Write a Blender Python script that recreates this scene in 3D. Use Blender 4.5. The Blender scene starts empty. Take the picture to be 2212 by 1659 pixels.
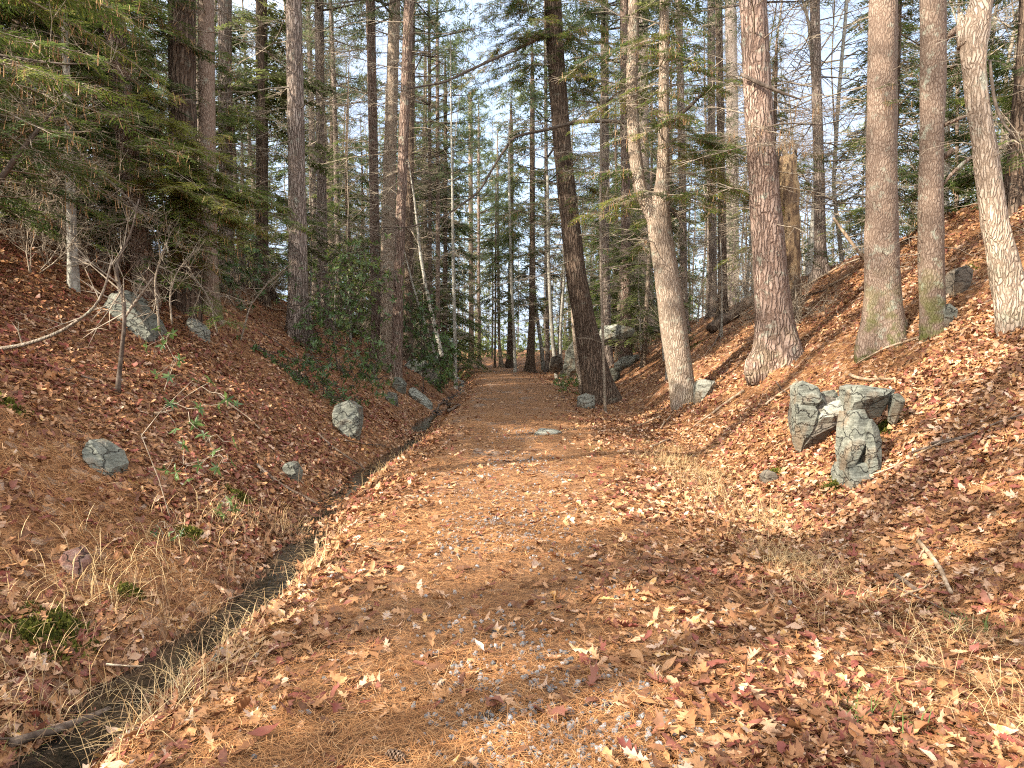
import bpy, bmesh, math, random
import numpy as np
from mathutils import Vector, noise as mnoise

R_ = math.radians
sc = bpy.context.scene
col = sc.collection
RNG = np.random.default_rng(7)
random.seed(7)

# ------------------------------------------------------------------ camera, sky, sun, exposure
CAM_Z = 1.6
FPX = 1500.0                      # focal length in pixels of a 2212 wide picture
PITCH = math.atan(84.5 / FPX)
cam_d = bpy.data.cameras.new("camera")
cam_d.sensor_width = 36.0
cam_d.lens = FPX / 2212 * 36.0
cam_d.clip_start = 0.05
cam_d.clip_end = 600
cam = bpy.data.objects.new("camera", cam_d)
cam.location = (0, 0, CAM_Z)
cam.rotation_euler = (math.pi / 2 - PITCH, 0, 0)
col.objects.link(cam)
sc.camera = cam

SUN_EL, SUN_AZ = R_(33), math.atan2(-0.86, -0.51)
world = bpy.data.worlds.new("World")
sc.world = world
world.use_nodes = True
wn = world.node_tree
wn.nodes.clear()
w_out = wn.nodes.new("ShaderNodeOutputWorld")
w_bg = wn.nodes.new("ShaderNodeBackground")
w_sky = wn.nodes.new("ShaderNodeTexSky")
w_sky.sky_type = 'NISHITA'
w_sky.sun_disc = False
w_sky.sun_elevation = SUN_EL
w_sky.sun_rotation = SUN_AZ
w_sky.air_density = 1.0
w_sky.dust_density = 2.0
w_mix = wn.nodes.new("ShaderNodeMix"); w_mix.data_type = 'RGBA'
w_geo = wn.nodes.new("ShaderNodeTexCoord")
w_noi = wn.nodes.new("ShaderNodeTexNoise"); w_noi.inputs["Scale"].default_value = 3.0; w_noi.inputs["Detail"].default_value = 6
w_rmp = wn.nodes.new("ShaderNodeMapRange")
w_rmp.inputs[1].default_value = 0.38; w_rmp.inputs[2].default_value = 0.62
w_rmp.inputs[3].default_value = 0.6; w_rmp.inputs[4].default_value = 0.95
wn.links.new(w_geo.outputs["Generated"], w_noi.inputs["Vector"])
wn.links.new(w_noi.outputs["Fac"], w_rmp.inputs[0])
wn.links.new(w_rmp.outputs[0], w_mix.inputs[0])
wn.links.new(w_sky.outputs[0], w_mix.inputs[6])
w_dot = wn.nodes.new("ShaderNodeVectorMath"); w_dot.operation = 'DOT_PRODUCT'      # thin high cloud, brighter towards the sun and overhead
wn.links.new(w_geo.outputs["Generated"], w_dot.inputs[0]); w_dot.inputs[1].default_value = (-.45, -.60, .66)
w_br = wn.nodes.new("ShaderNodeMapRange"); w_br.interpolation_type = 'SMOOTHSTEP'
w_br.inputs[1].default_value = -.30; w_br.inputs[2].default_value = .45
wn.links.new(w_dot.outputs["Value"], w_br.inputs[0])
w_cl = wn.nodes.new("ShaderNodeMix"); w_cl.data_type = 'RGBA'
wn.links.new(w_br.outputs[0], w_cl.inputs[0])
w_cl.inputs[6].default_value = (1.9, 2.3, 3.0, 1); w_cl.inputs[7].default_value = (7.2, 7.2, 7.3, 1)
wn.links.new(w_cl.outputs[2], w_mix.inputs[7])
wn.links.new(w_mix.outputs[2], w_bg.inputs[0])
w_bg.inputs[1].default_value = 0.15
wn.links.new(w_bg.outputs[0], w_out.inputs[0])

sun_d = bpy.data.lights.new("sun", 'SUN')
sun_d.energy = 4.6
sun_d.angle = R_(0.6)
sun_d.color = (1.0, 0.90, 0.76)
sun = bpy.data.objects.new("sun", sun_d)
S = Vector((math.sin(SUN_AZ) * math.cos(SUN_EL), math.cos(SUN_AZ) * math.cos(SUN_EL), math.sin(SUN_EL)))
sun.rotation_euler = S.to_track_quat('Z', 'Y').to_euler()
col.objects.link(sun)

sc.view_settings.view_transform = 'Standard'
sc.view_settings.look = 'None'
sc.view_settings.gamma = 1.0
sc.view_settings.exposure = 1.85
try:
    sc.cycles.max_bounces = 6
    sc.cycles.diffuse_bounces = 4
    sc.cycles.glossy_bounces = 2
    sc.cycles.transmission_bounces = 3
    sc.cycles.caustics_reflective = False
    sc.cycles.caustics_refractive = False
    sc.cycles.use_denoising = False
    sc.cycles.filter_width = 1.15
    sc.cycles.sample_clamp_indirect = 6.0
except Exception:
    pass

# ------------------------------------------------------------------ pixel helpers
FWD = np.array([0, math.cos(PITCH), -math.sin(PITCH)])
UPV = np.array([0, math.sin(PITCH), math.cos(PITCH)])
CAMP = np.array([0, 0, CAM_Z])
def ray(px, py):
    return np.array([1.0, 0, 0]) * ((px - 1106) / FPX) + UPV * ((829.5 - py) / FPX) + FWD
def at_y(px, py, y):
    d = ray(px, py)
    return CAMP + d * (y / d[1])
def depth(p):
    return float(np.dot(np.asarray(p) - CAMP, FWD))
def project(p):
    q = np.asarray(p) - CAMP
    z = float(np.dot(q, FWD))
    return 1106 + FPX * q[0] / z, 829.5 - FPX * float(np.dot(q, UPV)) / z

# ------------------------------------------------------------------ terrain
NT = np.random.default_rng(3).random((256, 256))
def vn(x, y, s=0):
    x = np.asarray(x, float); y = np.asarray(y, float)
    xi = np.floor(x).astype(int); yi = np.floor(y).astype(int)
    fx = x - xi; fy = y - yi
    fx = fx * fx * (3 - 2 * fx); fy = fy * fy * (3 - 2 * fy)
    a = s * 57; b = s * 131
    g = lambda i, j: NT[(xi + i + a) & 255, (yi + j + b) & 255]
    return (g(0, 0) * (1 - fx) + g(1, 0) * fx) * (1 - fy) + (g(0, 1) * (1 - fx) + g(1, 1) * fx) * fy - 0.5

def shift(y):
    y = np.asarray(y, float)
    return -0.0042 * np.clip(np.minimum(y, 60) - 25, 0, None) ** 2 - 0.3 * np.clip(y - 60, 0, None)

_uu = np.linspace(-80, 80, 8001)
_L = np.interp(_uu, [-80, -30, -12, -8.2, -2.5, -2.25, -1.95, -1.45, -1.0], [3.2, 2.6, 3.55, 3.45, -.22, -.42, -.42, -.02, 0.03])
_Rr = np.interp(_uu, [1.3, 1.9, 2.5, 2.9, 3.4, 9.6, 12, 30, 80], [.03, -.02, -.13, -.13, .12, 4.35, 4.9, 5.6, 5.0])
def _smooth(a, n):
    k = np.hanning(n + 2)[1:-1]; k /= k.sum()
    return np.convolve(np.pad(a, n, mode='edge'), k, 'same')[n:-n]
_L = _smooth(_L, 13); _Rr = _smooth(_Rr, 45)

def height(x, y):
    x = np.asarray(x, float); y = np.asarray(y, float)
    u = x - shift(y)
    hl = np.interp(y, [-20, 20, 32, 45, 65, 160], [1, 1, .8, .5, .2, .1])
    hr = np.interp(y, [-20, 16, 26, 38, 50, 70, 160], [1, 1, .82, .6, .32, .15, .08])
    wb = .13 * np.sin(y * .8) + .30 * vn(y * .5, y * 0 + 3.3, 41) + .14 * vn(y * 2.1, y * 0 + 1.3, 42)
    uL = u + wb * np.exp(-((u + 2.1) / .8) ** 2)
    L = np.interp(uL, _uu, _L); Rz = np.interp(u, _uu, _Rr)
    L = np.where(L > 0.05, .05 + (L - .05) * hl, L)
    Rz = np.where(Rz > 0.05, .05 + (Rz - .05) * hr, Rz)
    h = np.where(u < 0.2, L, Rz)
    bank = np.clip((-u - 2.3) / 1.2, 0, 1) + np.clip((u - 2.4) / 1.2, 0, 1)
    h = h + bank * (0.34 * vn(x * .45, y * .4, 1) + 0.16 * vn(x * 1.3, y * 1.2, 2) + .05 * vn(x * 4, y * 4, 3))
    ditch = np.exp(-((uL + 2.12) / .3) ** 2)
    h = h + np.exp(-((uL + 2.12) / .6) ** 2) * .10 * vn(x * 3.3, y * 2.6, 44)
    h = h + ditch * (0.20 * vn(x * .3, y * .6, 4) + .07 * vn(x * 5, y * 4, 43))
    h = h + 0.035 * vn(x * .9, y * .9, 5) + .02 * vn(x * 3.1, y * 3.1, 6)
    return h
def hgt(x, y):
    return float(height(x, y))
def ground(px, py):
    d = ray(px, py)
    t = np.exp(np.linspace(math.log(1.2), math.log(160), 3000))
    P = CAMP + t[:, None] * d
    below = P[:, 2] < height(P[:, 0], P[:, 1])
    i = int(np.argmax(below)) if below.any() else 2999
    a, b = t[max(i - 1, 0)], t[i]
    for _ in range(20):
        m = .5 * (a + b); p = CAMP + m * d
        if p[2] < hgt(p[0], p[1]): b = m
        else: a = m
    return CAMP + b * d
def gnormal(x, y):
    e = 0.06
    n = np.stack([-(height(x + e, y) - height(x - e, y)) / (2 * e), -(height(x, y + e) - height(x, y - e)) / (2 * e), np.ones_like(x)], -1)
    return n / np.linalg.norm(n, axis=-1, keepdims=True)

# ------------------------------------------------------------------ mesh helpers
def norm(a):
    return a / np.maximum(np.linalg.norm(a, axis=-1, keepdims=True), 1e-9)

class Acc:
    def __init__(s):
        s.V = []; s.F = []; s.M = []; s.T = []; s.n = 0
    def add(s, V, F, m=0, t=0.5):
        V = np.asarray(V, np.float32).reshape(-1, 3); F = np.asarray(F, np.int64).reshape(-1, 4)
        s.V.append(V); s.F.append(F + s.n); s.n += len(V)
        s.M.append(np.full(len(F), m, np.int32) if np.isscalar(m) else m)
        s.T.append(np.full(len(V), t, np.float32) if np.isscalar(t) else np.asarray(t, np.float32).ravel())
    def build(s, name, mats, parent=None, loc=None, smooth=True, mesh_only=False):
        V = np.concatenate(s.V) if s.V else np.zeros((0, 3), np.float32)
        F = np.concatenate(s.F) if s.F else np.zeros((0, 4), np.int64)
        M = np.concatenate(s.M) if s.M else np.zeros(0, np.int32)
        T = np.concatenate(s.T) if s.T else np.zeros(0, np.float32)
        if loc is not None:
            V = V - np.asarray(loc, np.float32)
        me = bpy.data.meshes.new(name)
        me.vertices.add(len(V)); me.vertices.foreach_set("co", V.ravel())
        me.loops.add(len(F) * 4); me.loops.foreach_set("vertex_index", F.ravel().astype(np.int32))
        me.polygons.add(len(F)); me.polygons.foreach_set("loop_start", np.arange(0, len(F) * 4, 4, dtype=np.int32))
        me.polygons.foreach_set("material_index", M)
        me.polygons.foreach_set("use_smooth", np.full(len(F), smooth, bool))
        at = me.attributes.new("tint", 'FLOAT', 'POINT'); at.data.foreach_set("value", T)
        for m in mats: me.materials.append(m)
        me.update(calc_edges=True)
        if mesh_only: return me
        o = bpy.data.objects.new(name, me)
        col.objects.link(o)
        if parent is not None: o.parent = parent
        elif loc is not None: o.location = [float(c) for c in loc]
        return o

def tag(o, label=None, cat=None, group=None, kind=None):
    if label: o["label"] = label
    if cat: o["category"] = cat
    if group: o["group"] = group
    if kind: o["kind"] = kind
    return o
def empty(name, loc):
    o = bpy.data.objects.new(name, None); o.location = [float(c) for c in loc]; o.empty_display_size = .3
    col.objects.link(o); return o
def mesh_child(name, me, parent):
    o = bpy.data.objects.new(name, me); col.objects.link(o); o.parent = parent; return o

def tube(P, R, k=8, lump=0.0, seed=0):
    P = np.asarray(P, float); R = np.asarray(R, float); n = len(P)
    T = norm(np.gradient(P, axis=0))
    ov = norm(P[-1] - P[0])
    ref = np.array([1.0, 0, 0]) if abs(ov[0]) < .8 else np.array([0, 0, 1.0])
    A = norm(np.cross(T, ref)); B = np.cross(T, A)
    th = np.arange(k) * 2 * math.pi / k
    rr = np.repeat(R[:, None], k, 1)
    if lump:
        i = np.arange(n)[:, None] * .35; j = np.cos(th)[None] * 1.3 + 7; jj = np.sin(th)[None] * 1.3
        rr = rr * (1 + lump * (vn(i + j * 3, jj * 3 + 11 + 0 * i, seed) + .6 * vn(i * 3 + j * 7, jj * 7 + 0 * i, seed + 1)))
    V = P[:, None] + rr[..., None] * (np.cos(th)[None, :, None] * A[:, None] + np.sin(th)[None, :, None] * B[:, None])
    a = np.arange(n - 1)[:, None] * k + np.arange(k)[None]
    b = np.arange(n - 1)[:, None] * k + (np.arange(k)[None] + 1) % k
    F = np.stack([a, b, b + k, a + k], -1).reshape(-1, 4)
    V = V.reshape(-1, 3)
    # end caps
    V = np.vstack([V, P[:1], P[-1:]]); c0 = n * k; c1 = c0 + 1
    j = np.arange(k); jn = (j + 1) % k
    h = k // 2
    e0 = np.stack([np.full(h, c0), (2 * np.arange(h) + 2) % k, 2 * np.arange(h) + 1, 2 * np.arange(h)], -1)
    e1 = (n - 1) * k + e0.copy(); e1[:, 0] = c1; e1 = e1[:, [0, 3, 2, 1]]
    if k % 2 == 0: F = np.vstack([F, e0, e1])
    return V, F

def prisms(A, B, r0, r1):
    """straight three-sided twigs, all at once"""
    A = np.asarray(A, float); B = np.asarray(B, float); n = len(A)
    r0 = np.broadcast_to(np.asarray(r0, float), (n,)); r1 = np.broadcast_to(np.asarray(r1, float), (n,))
    T = norm(B - A)
    ref = np.where(np.abs(T[:, 2:3]) < .8, np.array([[0, 0, 1.0]]), np.array([[1.0, 0, 0]]))
    X = norm(np.cross(T, ref)); Y = np.cross(T, X)
    V = np.zeros((n, 6, 3))
    for j in range(3):
        c, s = math.cos(j * 2.0944), math.sin(j * 2.0944)
        o = c * X + s * Y
        V[:, j] = A + o * r0[:, None]; V[:, 3 + j] = B + o * r1[:, None]
    f = np.array([[0, 1, 4, 3], [1, 2, 5, 4], [2, 0, 3, 5]])
    F = (np.arange(n)[:, None, None] * 6 + f[None]).reshape(-1, 4)
    return V.reshape(-1, 3), F

class Segs:
    def __init__(s): s.A = []; s.B = []; s.a = []; s.b = []
    def poly(s, P, r0, r1):
        P = np.asarray(P, float); r = np.linspace(r0, r1, len(P))
        s.A.append(P[:-1]); s.B.append(P[1:]); s.a.append(r[:-1]); s.b.append(r[1:])
    def many(s, A, B, r0, r1):
        n = len(A); s.A.append(A); s.B.append(B); s.a.append(np.broadcast_to(r0, (n,))); s.b.append(np.broadcast_to(r1, (n,)))
    def into(s, acc, m, tint=0.5):
        if not s.A: return
        A = np.concatenate(s.A)
        if not len(A): return
        V, F = prisms(A, np.concatenate(s.B), np.concatenate(s.a), np.concatenate(s.b))
        acc.add(V, F, m, tint)

def strip(st):
    """leaf outline from stations (t, half width, forward sweep): x across, y along"""
    V = []; F = []
    for t, w, f in st:
        V += [(-w, t + f, 0), (0, t, 0), (w, t + f, 0)]
    for i in range(len(st) - 1):
        a = 3 * i
        F += [(a, a + 1, a + 4, a + 3), (a + 1, a + 2, a + 5, a + 4)]
    return np.array(V, float), np.array(F)

def place(tv, tf, pos, X, Y, Z, scale, bend=None, fold=None, slim=None):
    n = len(pos); v = np.broadcast_to(tv[None], (n,) + tv.shape).copy()
    if slim is not None: v[:, :, 0] *= slim[:, None]; v[:, :, 0] += (slim[:, None] - .8) * .5 * v[:, :, 1] ** 2
    if bend is not None: v[:, :, 2] += bend[:, None] * (v[:, :, 1] - .4) ** 2
    if fold is not None: v[:, :, 2] += fold[:, None] * np.abs(v[:, :, 0])
    v *= np.asarray(scale)[:, None, None]
    W = pos[:, None] + v[..., 0:1] * X[:, None] + v[..., 1:2] * Y[:, None] + v[..., 2:3] * Z[:, None]
    F = (np.arange(n)[:, None, None] * len(tv) + tf[None]).reshape(-1, 4)
    return W.reshape(-1, 3), F

# ------------------------------------------------------------------ materials
def new_mat(name):
    m = bpy.data.materials.new(name); m.use_nodes = True
    nt = m.node_tree; nt.nodes.clear()
    out = nt.nodes.new("ShaderNodeOutputMaterial")
    return m, nt, out
def nd(nt, typ, **kw):
    n = nt.nodes.new(typ)
    for k, v in kw.items():
        k2 = k.replace("_", " ")
        if k2 in n.inputs: n.inputs[k2].default_value = v
        elif k2.title() in n.inputs: n.inputs[k2.title()].default_value = v
        else: setattr(n, k, v)
    return n
def ramp(nt, fac, stops, interp='LINEAR'):
    r = nt.nodes.new("ShaderNodeValToRGB"); cr = r.color_ramp; cr.interpolation = interp
    while len(cr.elements) < len(stops): cr.elements.new(0.5)
    for e, (p, c) in zip(cr.elements, stops):
        e.position = p; e.color = (*c, 1) if len(c) == 3 else c
    nt.links.new(fac, r.inputs[0]); return r.outputs[0]
def mixc(nt, fac, a, b, mode='MIX'):
    m = nt.nodes.new("ShaderNodeMix"); m.data_type = 'RGBA'; m.blend_type = mode
    for i, v in ((0, fac), (6, a), (7, b)):
        if hasattr(v, "links") or isinstance(v, bpy.types.NodeSocket): nt.links.new(v, m.inputs[i])
        else: m.inputs[i].default_value = v if i == 0 else ((*v, 1) if len(v) == 3 else v)
    return m.outputs[2]
def mapr(nt, v, a, b, c=0.0, d=1.0):
    m = nt.nodes.new("ShaderNodeMapRange"); nt.links.new(v, m.inputs[0])
    for i, x in enumerate((a, b, c, d)): m.inputs[i + 1].default_value = x
    return m.outputs[0]
def mth(nt, op, a, b=None):
    m = nt.nodes.new("ShaderNodeMath"); m.operation = op
    for i, v in enumerate((a, b)):
        if v is None: continue
        if isinstance(v, bpy.types.NodeSocket): nt.links.new(v, m.inputs[i])
        else: m.inputs[i].default_value = v
    return m.outputs[0]
def noi(nt, vec, scale, detail=4, rough=.55):
    n = nt.nodes.new("ShaderNodeTexNoise"); n.inputs["Scale"].default_value = scale
    n.inputs["Detail"].default_value = detail; n.inputs["Roughness"].default_value = rough
    nt.links.new(vec, n.inputs["Vector"]); return n
def mapping(nt, vec, sc_, rot=(0, 0, 0)):
    m = nt.nodes.new("ShaderNodeMapping"); m.inputs["Scale"].default_value = sc_; m.inputs["Rotation"].default_value = rot
    nt.links.new(vec, m.inputs["Vector"]); return m.outputs[0]
def pri(nt, out, colr, rough=.8, bump=None, bstr=.5, bdist=.02, spec=.3):
    p = nt.nodes.new("ShaderNodeBsdfPrincipled")
    if isinstance(colr, bpy.types.NodeSocket): nt.links.new(colr, p.inputs["Base Color"])
    else: p.inputs["Base Color"].default_value = (*colr, 1)
    if isinstance(rough, bpy.types.NodeSocket): nt.links.new(rough, p.inputs["Roughness"])
    else: p.inputs["Roughness"].default_value = rough
    p.inputs["Specular IOR Level"].default_value = spec
    if bump is not None:
        b = nt.nodes.new("ShaderNodeBump"); b.inputs["Strength"].default_value = bstr; b.inputs["Distance"].default_value = bdist
        nt.links.new(bump, b.inputs["Height"]); nt.links.new(b.outputs[0], p.inputs["Normal"])
    nt.links.new(p.outputs[0], out.inputs[0]); return p
def attr(nt, name):
    a = nt.nodes.new("ShaderNodeAttribute"); a.attribute_name = name; return a.outputs["Fac"]

def bark_mat(name, dark, mid, light, lichen=(0.36, .42, .33), lich_amt=.5, scale=17.0, zs=.13, depth_=.035, moss=0.0):
    m, nt, out = new_mat(name)
    tc = nd(nt, "ShaderNodeTexCoord"); oi = nd(nt, "ShaderNodeObjectInfo")
    ad = nt.nodes.new("ShaderNodeVectorMath"); ad.operation = 'ADD'
    nt.links.new(tc.outputs["Object"], ad.inputs[0]); nt.links.new(oi.outputs["Location"], ad.inputs[1])
    v = ad.outputs[0]
    wob = noi(nt, v, 3.0, 3)
    off = nt.nodes.new("ShaderNodeVectorMath"); off.operation = 'SCALE'; off.inputs[3].default_value = .16
    nt.links.new(wob.outputs["Color"], off.inputs[0])
    ad2 = nt.nodes.new("ShaderNodeVectorMath"); ad2.operation = 'ADD'
    nt.links.new(v, ad2.inputs[0]); nt.links.new(off.outputs[0], ad2.inputs[1])
    mv = mapping(nt, ad2.outputs[0], (1, 1, zs))
    vo = nd(nt, "ShaderNodeTexVoronoi", feature='DISTANCE_TO_EDGE'); vo.inputs["Scale"].default_value = scale
    nt.links.new(mv, vo.inputs["Vector"])
    vc = nd(nt, "ShaderNodeTexVoronoi"); vc.inputs["Scale"].default_value = scale
    nt.links.new(mv, vc.inputs["Vector"])
    fine = noi(nt, mapping(nt, v, (1, 1, .3)), 45, 5, .65)
    furrow = mapr(nt, vo.outputs["Distance"], 0.0, .22)
    c = ramp(nt, mth(nt, 'ADD', mth(nt, 'MULTIPLY', furrow, .40), mth(nt, 'MULTIPLY', fine.outputs["Fac"], .66)), [(0.24, dark), (.5, mid), (.78, light)])
    bw = nt.nodes.new("ShaderNodeSeparateColor"); nt.links.new(vc.outputs["Color"], bw.inputs[0])
    c = mixc(nt, mapr(nt, bw.outputs[0], 0, 1, 0, .5), c, mid, 'MIX')
    big = noi(nt, v, 1.1, 4)
    c = mixc(nt, mapr(nt, big.outputs["Fac"], .35, .7, 0, .55), c, tuple(x * .55 for x in mid), 'MIX')
    tone = mapr(nt, oi.outputs["Random"], 0, 1, .82, 1.2)
    hsv = nd(nt, "ShaderNodeHueSaturation"); nt.links.new(c, hsv.inputs["Color"]); nt.links.new(tone, hsv.inputs["Value"])
    c = hsv.outputs[0]
    ln = noi(nt, v, 5.5, 6, .7)
    lf = mth(nt, 'MULTIPLY', mapr(nt, ln.outputs["Fac"], .56, .66), lich_amt)
    c = mixc(nt, lf, c, lichen)
    if moss:
        sz = nt.nodes.new("ShaderNodeSeparateXYZ"); nt.links.new(tc.outputs["Object"], sz.inputs[0])
        mn = noi(nt, v, 4.0, 4)
        mf = mth(nt, 'MULTIPLY', mapr(nt, sz.outputs[2], 1.2, .0, 0, moss), mapr(nt, mn.outputs["Fac"], .45, .6))
        c = mixc(nt, mf, c, (.085, .10, .02))
    hgt_ = mth(nt, 'ADD', furrow, mth(nt, 'MULTIPLY', fine.outputs["Fac"], .5))
    pri(nt, out, c, .9, hgt_, 1.0, depth_, .15)
    return m

BARK_DARK = bark_mat("bark_hemlock_dark", (0.032, 0.021, 0.015), (0.111, 0.076, 0.053), (0.211, 0.153, 0.111), lich_amt=.15, scale=16)
BARK_GREY = bark_mat("bark_pine_grey", (0.064, 0.048, 0.039), (0.200, 0.152, 0.122), (0.361, 0.296, 0.251), lich_amt=.35)
BARK_RED = bark_mat("bark_pine_red", (.065, .042, .032), (.205, .138, .105), (.35, .265, .215), lich_amt=.45, moss=.2)
BARK_PALE = bark_mat("bark_hemlock_pale", (0.078, 0.056, 0.039), (0.266, 0.199, 0.144), (0.443, 0.366, 0.288), lich_amt=.4, scale=30, moss=.2, depth_=.012)
BARK_TAN = bark_mat("bark_pine_tan", (0.065, 0.045, 0.033), (0.192, 0.134, 0.098), (0.302, 0.236, 0.183), lich_amt=.4, scale=34, zs=.3, moss=.8, depth_=.007)
BARK_SMOOTH = bark_mat("bark_smooth_grey", (.12, .105, .085), (.27, .25, .21), (.42, .40, .34), lich_amt=.5, scale=11, zs=.6, depth_=.004)
BARK_THIN = bark_mat("bark_sapling", (.08, .06, .04), (.2, .16, .12), (.33, .28, .22), lich_amt=.4, scale=30, zs=.3, depth_=.006)

def plain_mat(name, stops, rough=.8, scale=20, stretch=(1, 1, 1), bdist=.01, use_tint=False, spec=.2):
    m, nt, out = new_mat(name)
    tc = nd(nt, "ShaderNodeTexCoord")
    n = noi(nt, mapping(nt, tc.outputs["Object"], stretch), scale, 5, .65)
    f = n.outputs["Fac"]
    if use_tint: f = mth(nt, 'ADD', mth(nt, 'MULTIPLY', n.outputs["Fac"], .5), mth(nt, 'SUBTRACT', attr(nt, "tint"), .25))
    c = ramp(nt, f, stops)
    pri(nt, out, c, rough, n.outputs["Fac"], .6, bdist, spec)
    return m
TWIG = plain_mat("twig_bark", [(.3, (.10, .078, .055)), (.5, (.23, .185, .135)), (.7, (.38, .325, .25))], .85, 9, (1, 1, 1))
TWIG_DARK = plain_mat("limb_bark", [(.3, (.03, .022, .016)), (.5, (.075, .056, .042)), (.7, (.15, .12, .095))], .85, 14)
DEADWOOD = plain_mat("dead_wood", [(.3, (.10, .065, .04)), (.5, (.27, .19, .12)), (.7, (.46, .37, .27))], .8, 12)
DEADDARK = plain_mat("old_wood", [(.3, (.035, .024, .018)), (.5, (.10, .07, .05)), (.7, (.2, .155, .12))], .85, 14)
ROTWOOD = plain_mat("rotten_wood", [(.3, (.04, .025, .017)), (.46, (.13, .085, .055)), (.54, (.33, .22, .12)), (.6, (.42, .30, .17)), (.66, (.09, .058, .038))], .9, 5.5, (1, 1, .3), .06)

def leaf_mat(name, stops, trans=.3, rough=.6, spec=.2, noise_scale=40, gloss=False):
    m, nt, out = new_mat(name)
    tc = nd(nt, "ShaderNodeTexCoord")
    n = noi(nt, tc.outputs["Object"], noise_scale, 3)
    f = mth(nt, 'ADD', attr(nt, "tint"), mth(nt, 'MULTIPLY', mth(nt, 'SUBTRACT', n.outputs["Fac"], .5), .3))
    c = ramp(nt, f, stops)
    p = pri(nt, out, c, rough, spec=spec)
    t = nt.nodes.new("ShaderNodeBsdfTranslucent"); nt.links.new(c, t.inputs[0])
    ms = nt.nodes.new("ShaderNodeMixShader"); ms.inputs[0].default_value = trans
    nt.links.new(p.outputs[0], ms.inputs[1]); nt.links.new(t.outputs[0], ms.inputs[2]); nt.links.new(ms.outputs[0], out.inputs[0])
    return m
LITTER_STOPS = [(0.0, (.17, .045, .032)), (.12, (.18, .07, .042)), (.22, (.10, .045, .022)), (.42, (.235, .105, .045)),
                (.6, (.34, .175, .075)), (.75, (.41, .245, .14)), (.88, (.45, .31, .22)), (.93, (.45, .25, .07)), (1.0, (.48, .37, .29))]
LEAF = leaf_mat("dead_oak_leaf", LITTER_STOPS, .12, .55, .25, 30)
NEEDLE = leaf_mat("dead_pine_needle", [(0, (.15, .06, .024)), (.4, (.30, .135, .05)), (.75, (.44, .225, .09)), (1, (.52, .33, .17))], .1, .6)
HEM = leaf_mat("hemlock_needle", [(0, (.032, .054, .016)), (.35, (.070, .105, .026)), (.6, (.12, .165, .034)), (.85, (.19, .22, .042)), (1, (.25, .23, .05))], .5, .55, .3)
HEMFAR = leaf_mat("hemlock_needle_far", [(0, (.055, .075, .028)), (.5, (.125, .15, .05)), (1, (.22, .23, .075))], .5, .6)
PINE = leaf_mat("pine_needle", [(0, (.055, .08, .036)), (.5, (.115, .15, .06)), (1, (.19, .21, .08))], .5, .5, .3)
LAUREL = leaf_mat("laurel_leaf", [(0, (.03, .06, .02)), (.5, (.075, .13, .038)), (.85, (.13, .20, .055)), (1, (.22, .24, .06))], .4, .35, .5)
HANG = leaf_mat("caught_needle", [(0, (.15, .07, .03)), (.5, (.33, .18, .08)), (1, (.46, .31, .16))], .3, .7)
GRASS = leaf_mat("dry_grass", [(0, (.28, .17, .07)), (.5, (.47, .32, .15)), (1, (.60, .47, .27))], .25, .7)
WEED = leaf_mat("dead_weed", [(0, (.05, .03, .02)), (.5, (.15, .09, .05)), (1, (.30, .2, .11))], .1, .7)
GREENGRASS = leaf_mat("green_grass", [(0, (.05, .09, .02)), (1, (.14, .18, .05))], .25, .6)
MOSS = leaf_mat("moss", [(0, (.03, .036, .010)), (.5, (.075, .08, .015)), (1, (.15, .145, .03))], .2, .9, .05, 60)
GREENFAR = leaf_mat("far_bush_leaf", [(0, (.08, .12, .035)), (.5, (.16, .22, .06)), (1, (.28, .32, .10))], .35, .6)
PALELEAF = leaf_mat("beech_dead_leaf", [(0, (.3, .16, .07)), (1, (.5, .34, .2))], .4, .7)

def rock_mat(name, dark, mid, light, tilt=.6):
    m, nt, out = new_mat(name)
    tc = nd(nt, "ShaderNodeTexCoord")
    v = tc.outputs["Object"]
    st = noi(nt, mapping(nt, v, (6, 6, 34), (tilt, .35, 0)), 1.6, 6, .7)
    n2 = noi(nt, v, 9, 6, .7)
    f = mth(nt, 'ADD', mth(nt, 'MULTIPLY', st.outputs["Fac"], .55), mth(nt, 'MULTIPLY', n2.outputs["Fac"], .5))
    c = ramp(nt, f, [(.34, dark), (.5, mid), (.68, light)])
    ln = noi(nt, v, 14, 5, .7)
    c = mixc(nt, mapr(nt, ln.outputs["Fac"], .58, .68, 0, .55), c, (.27, .29, .23))
    cw = nt.nodes.new("ShaderNodeVectorMath"); cw.operation = 'ADD'; nt.links.new(mapping(nt, v, (3.2, 3.2, 6), (tilt, .3, .2)), cw.inputs[0]); nt.links.new(noi(nt, v, 5, 4).outputs["Color"], cw.inputs[1])
    cv = nd(nt, "ShaderNodeTexVoronoi", feature='DISTANCE_TO_EDGE'); cv.inputs["Scale"].default_value = 1.0; nt.links.new(cw.outputs[0], cv.inputs["Vector"])
    crack = mapr(nt, cv.outputs["Distance"], .0, .035)
    c = mixc(nt, mth(nt, 'SUBTRACT', .85, mth(nt, 'MULTIPLY', crack, .85)), c, (.02, .018, .015))
    f = mth(nt, 'ADD', f, mth(nt, 'MULTIPLY', crack, .5))
    br = noi(nt, v, 3.5, 3)
    c = mixc(nt, mapr(nt, br.outputs["Fac"], .54, .68, 0, .7), c, (.17, .12, .075))
    pri(nt, out, c, .9, f, 1.0, .045, .2)
    return m
ROCK = rock_mat("rock_schist", (.04, .041, .033), (.125, .128, .102), (.25, .25, .205))
ROCK_BROWN = rock_mat("rock_brown", (.035, .028, .022), (.095, .08, .062), (.19, .165, .13), 1.2)
ROCK_PALE = rock_mat("rock_pale", (.10, .10, .08), (.22, .22, .18), (.35, .35, .295), .2)
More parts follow.
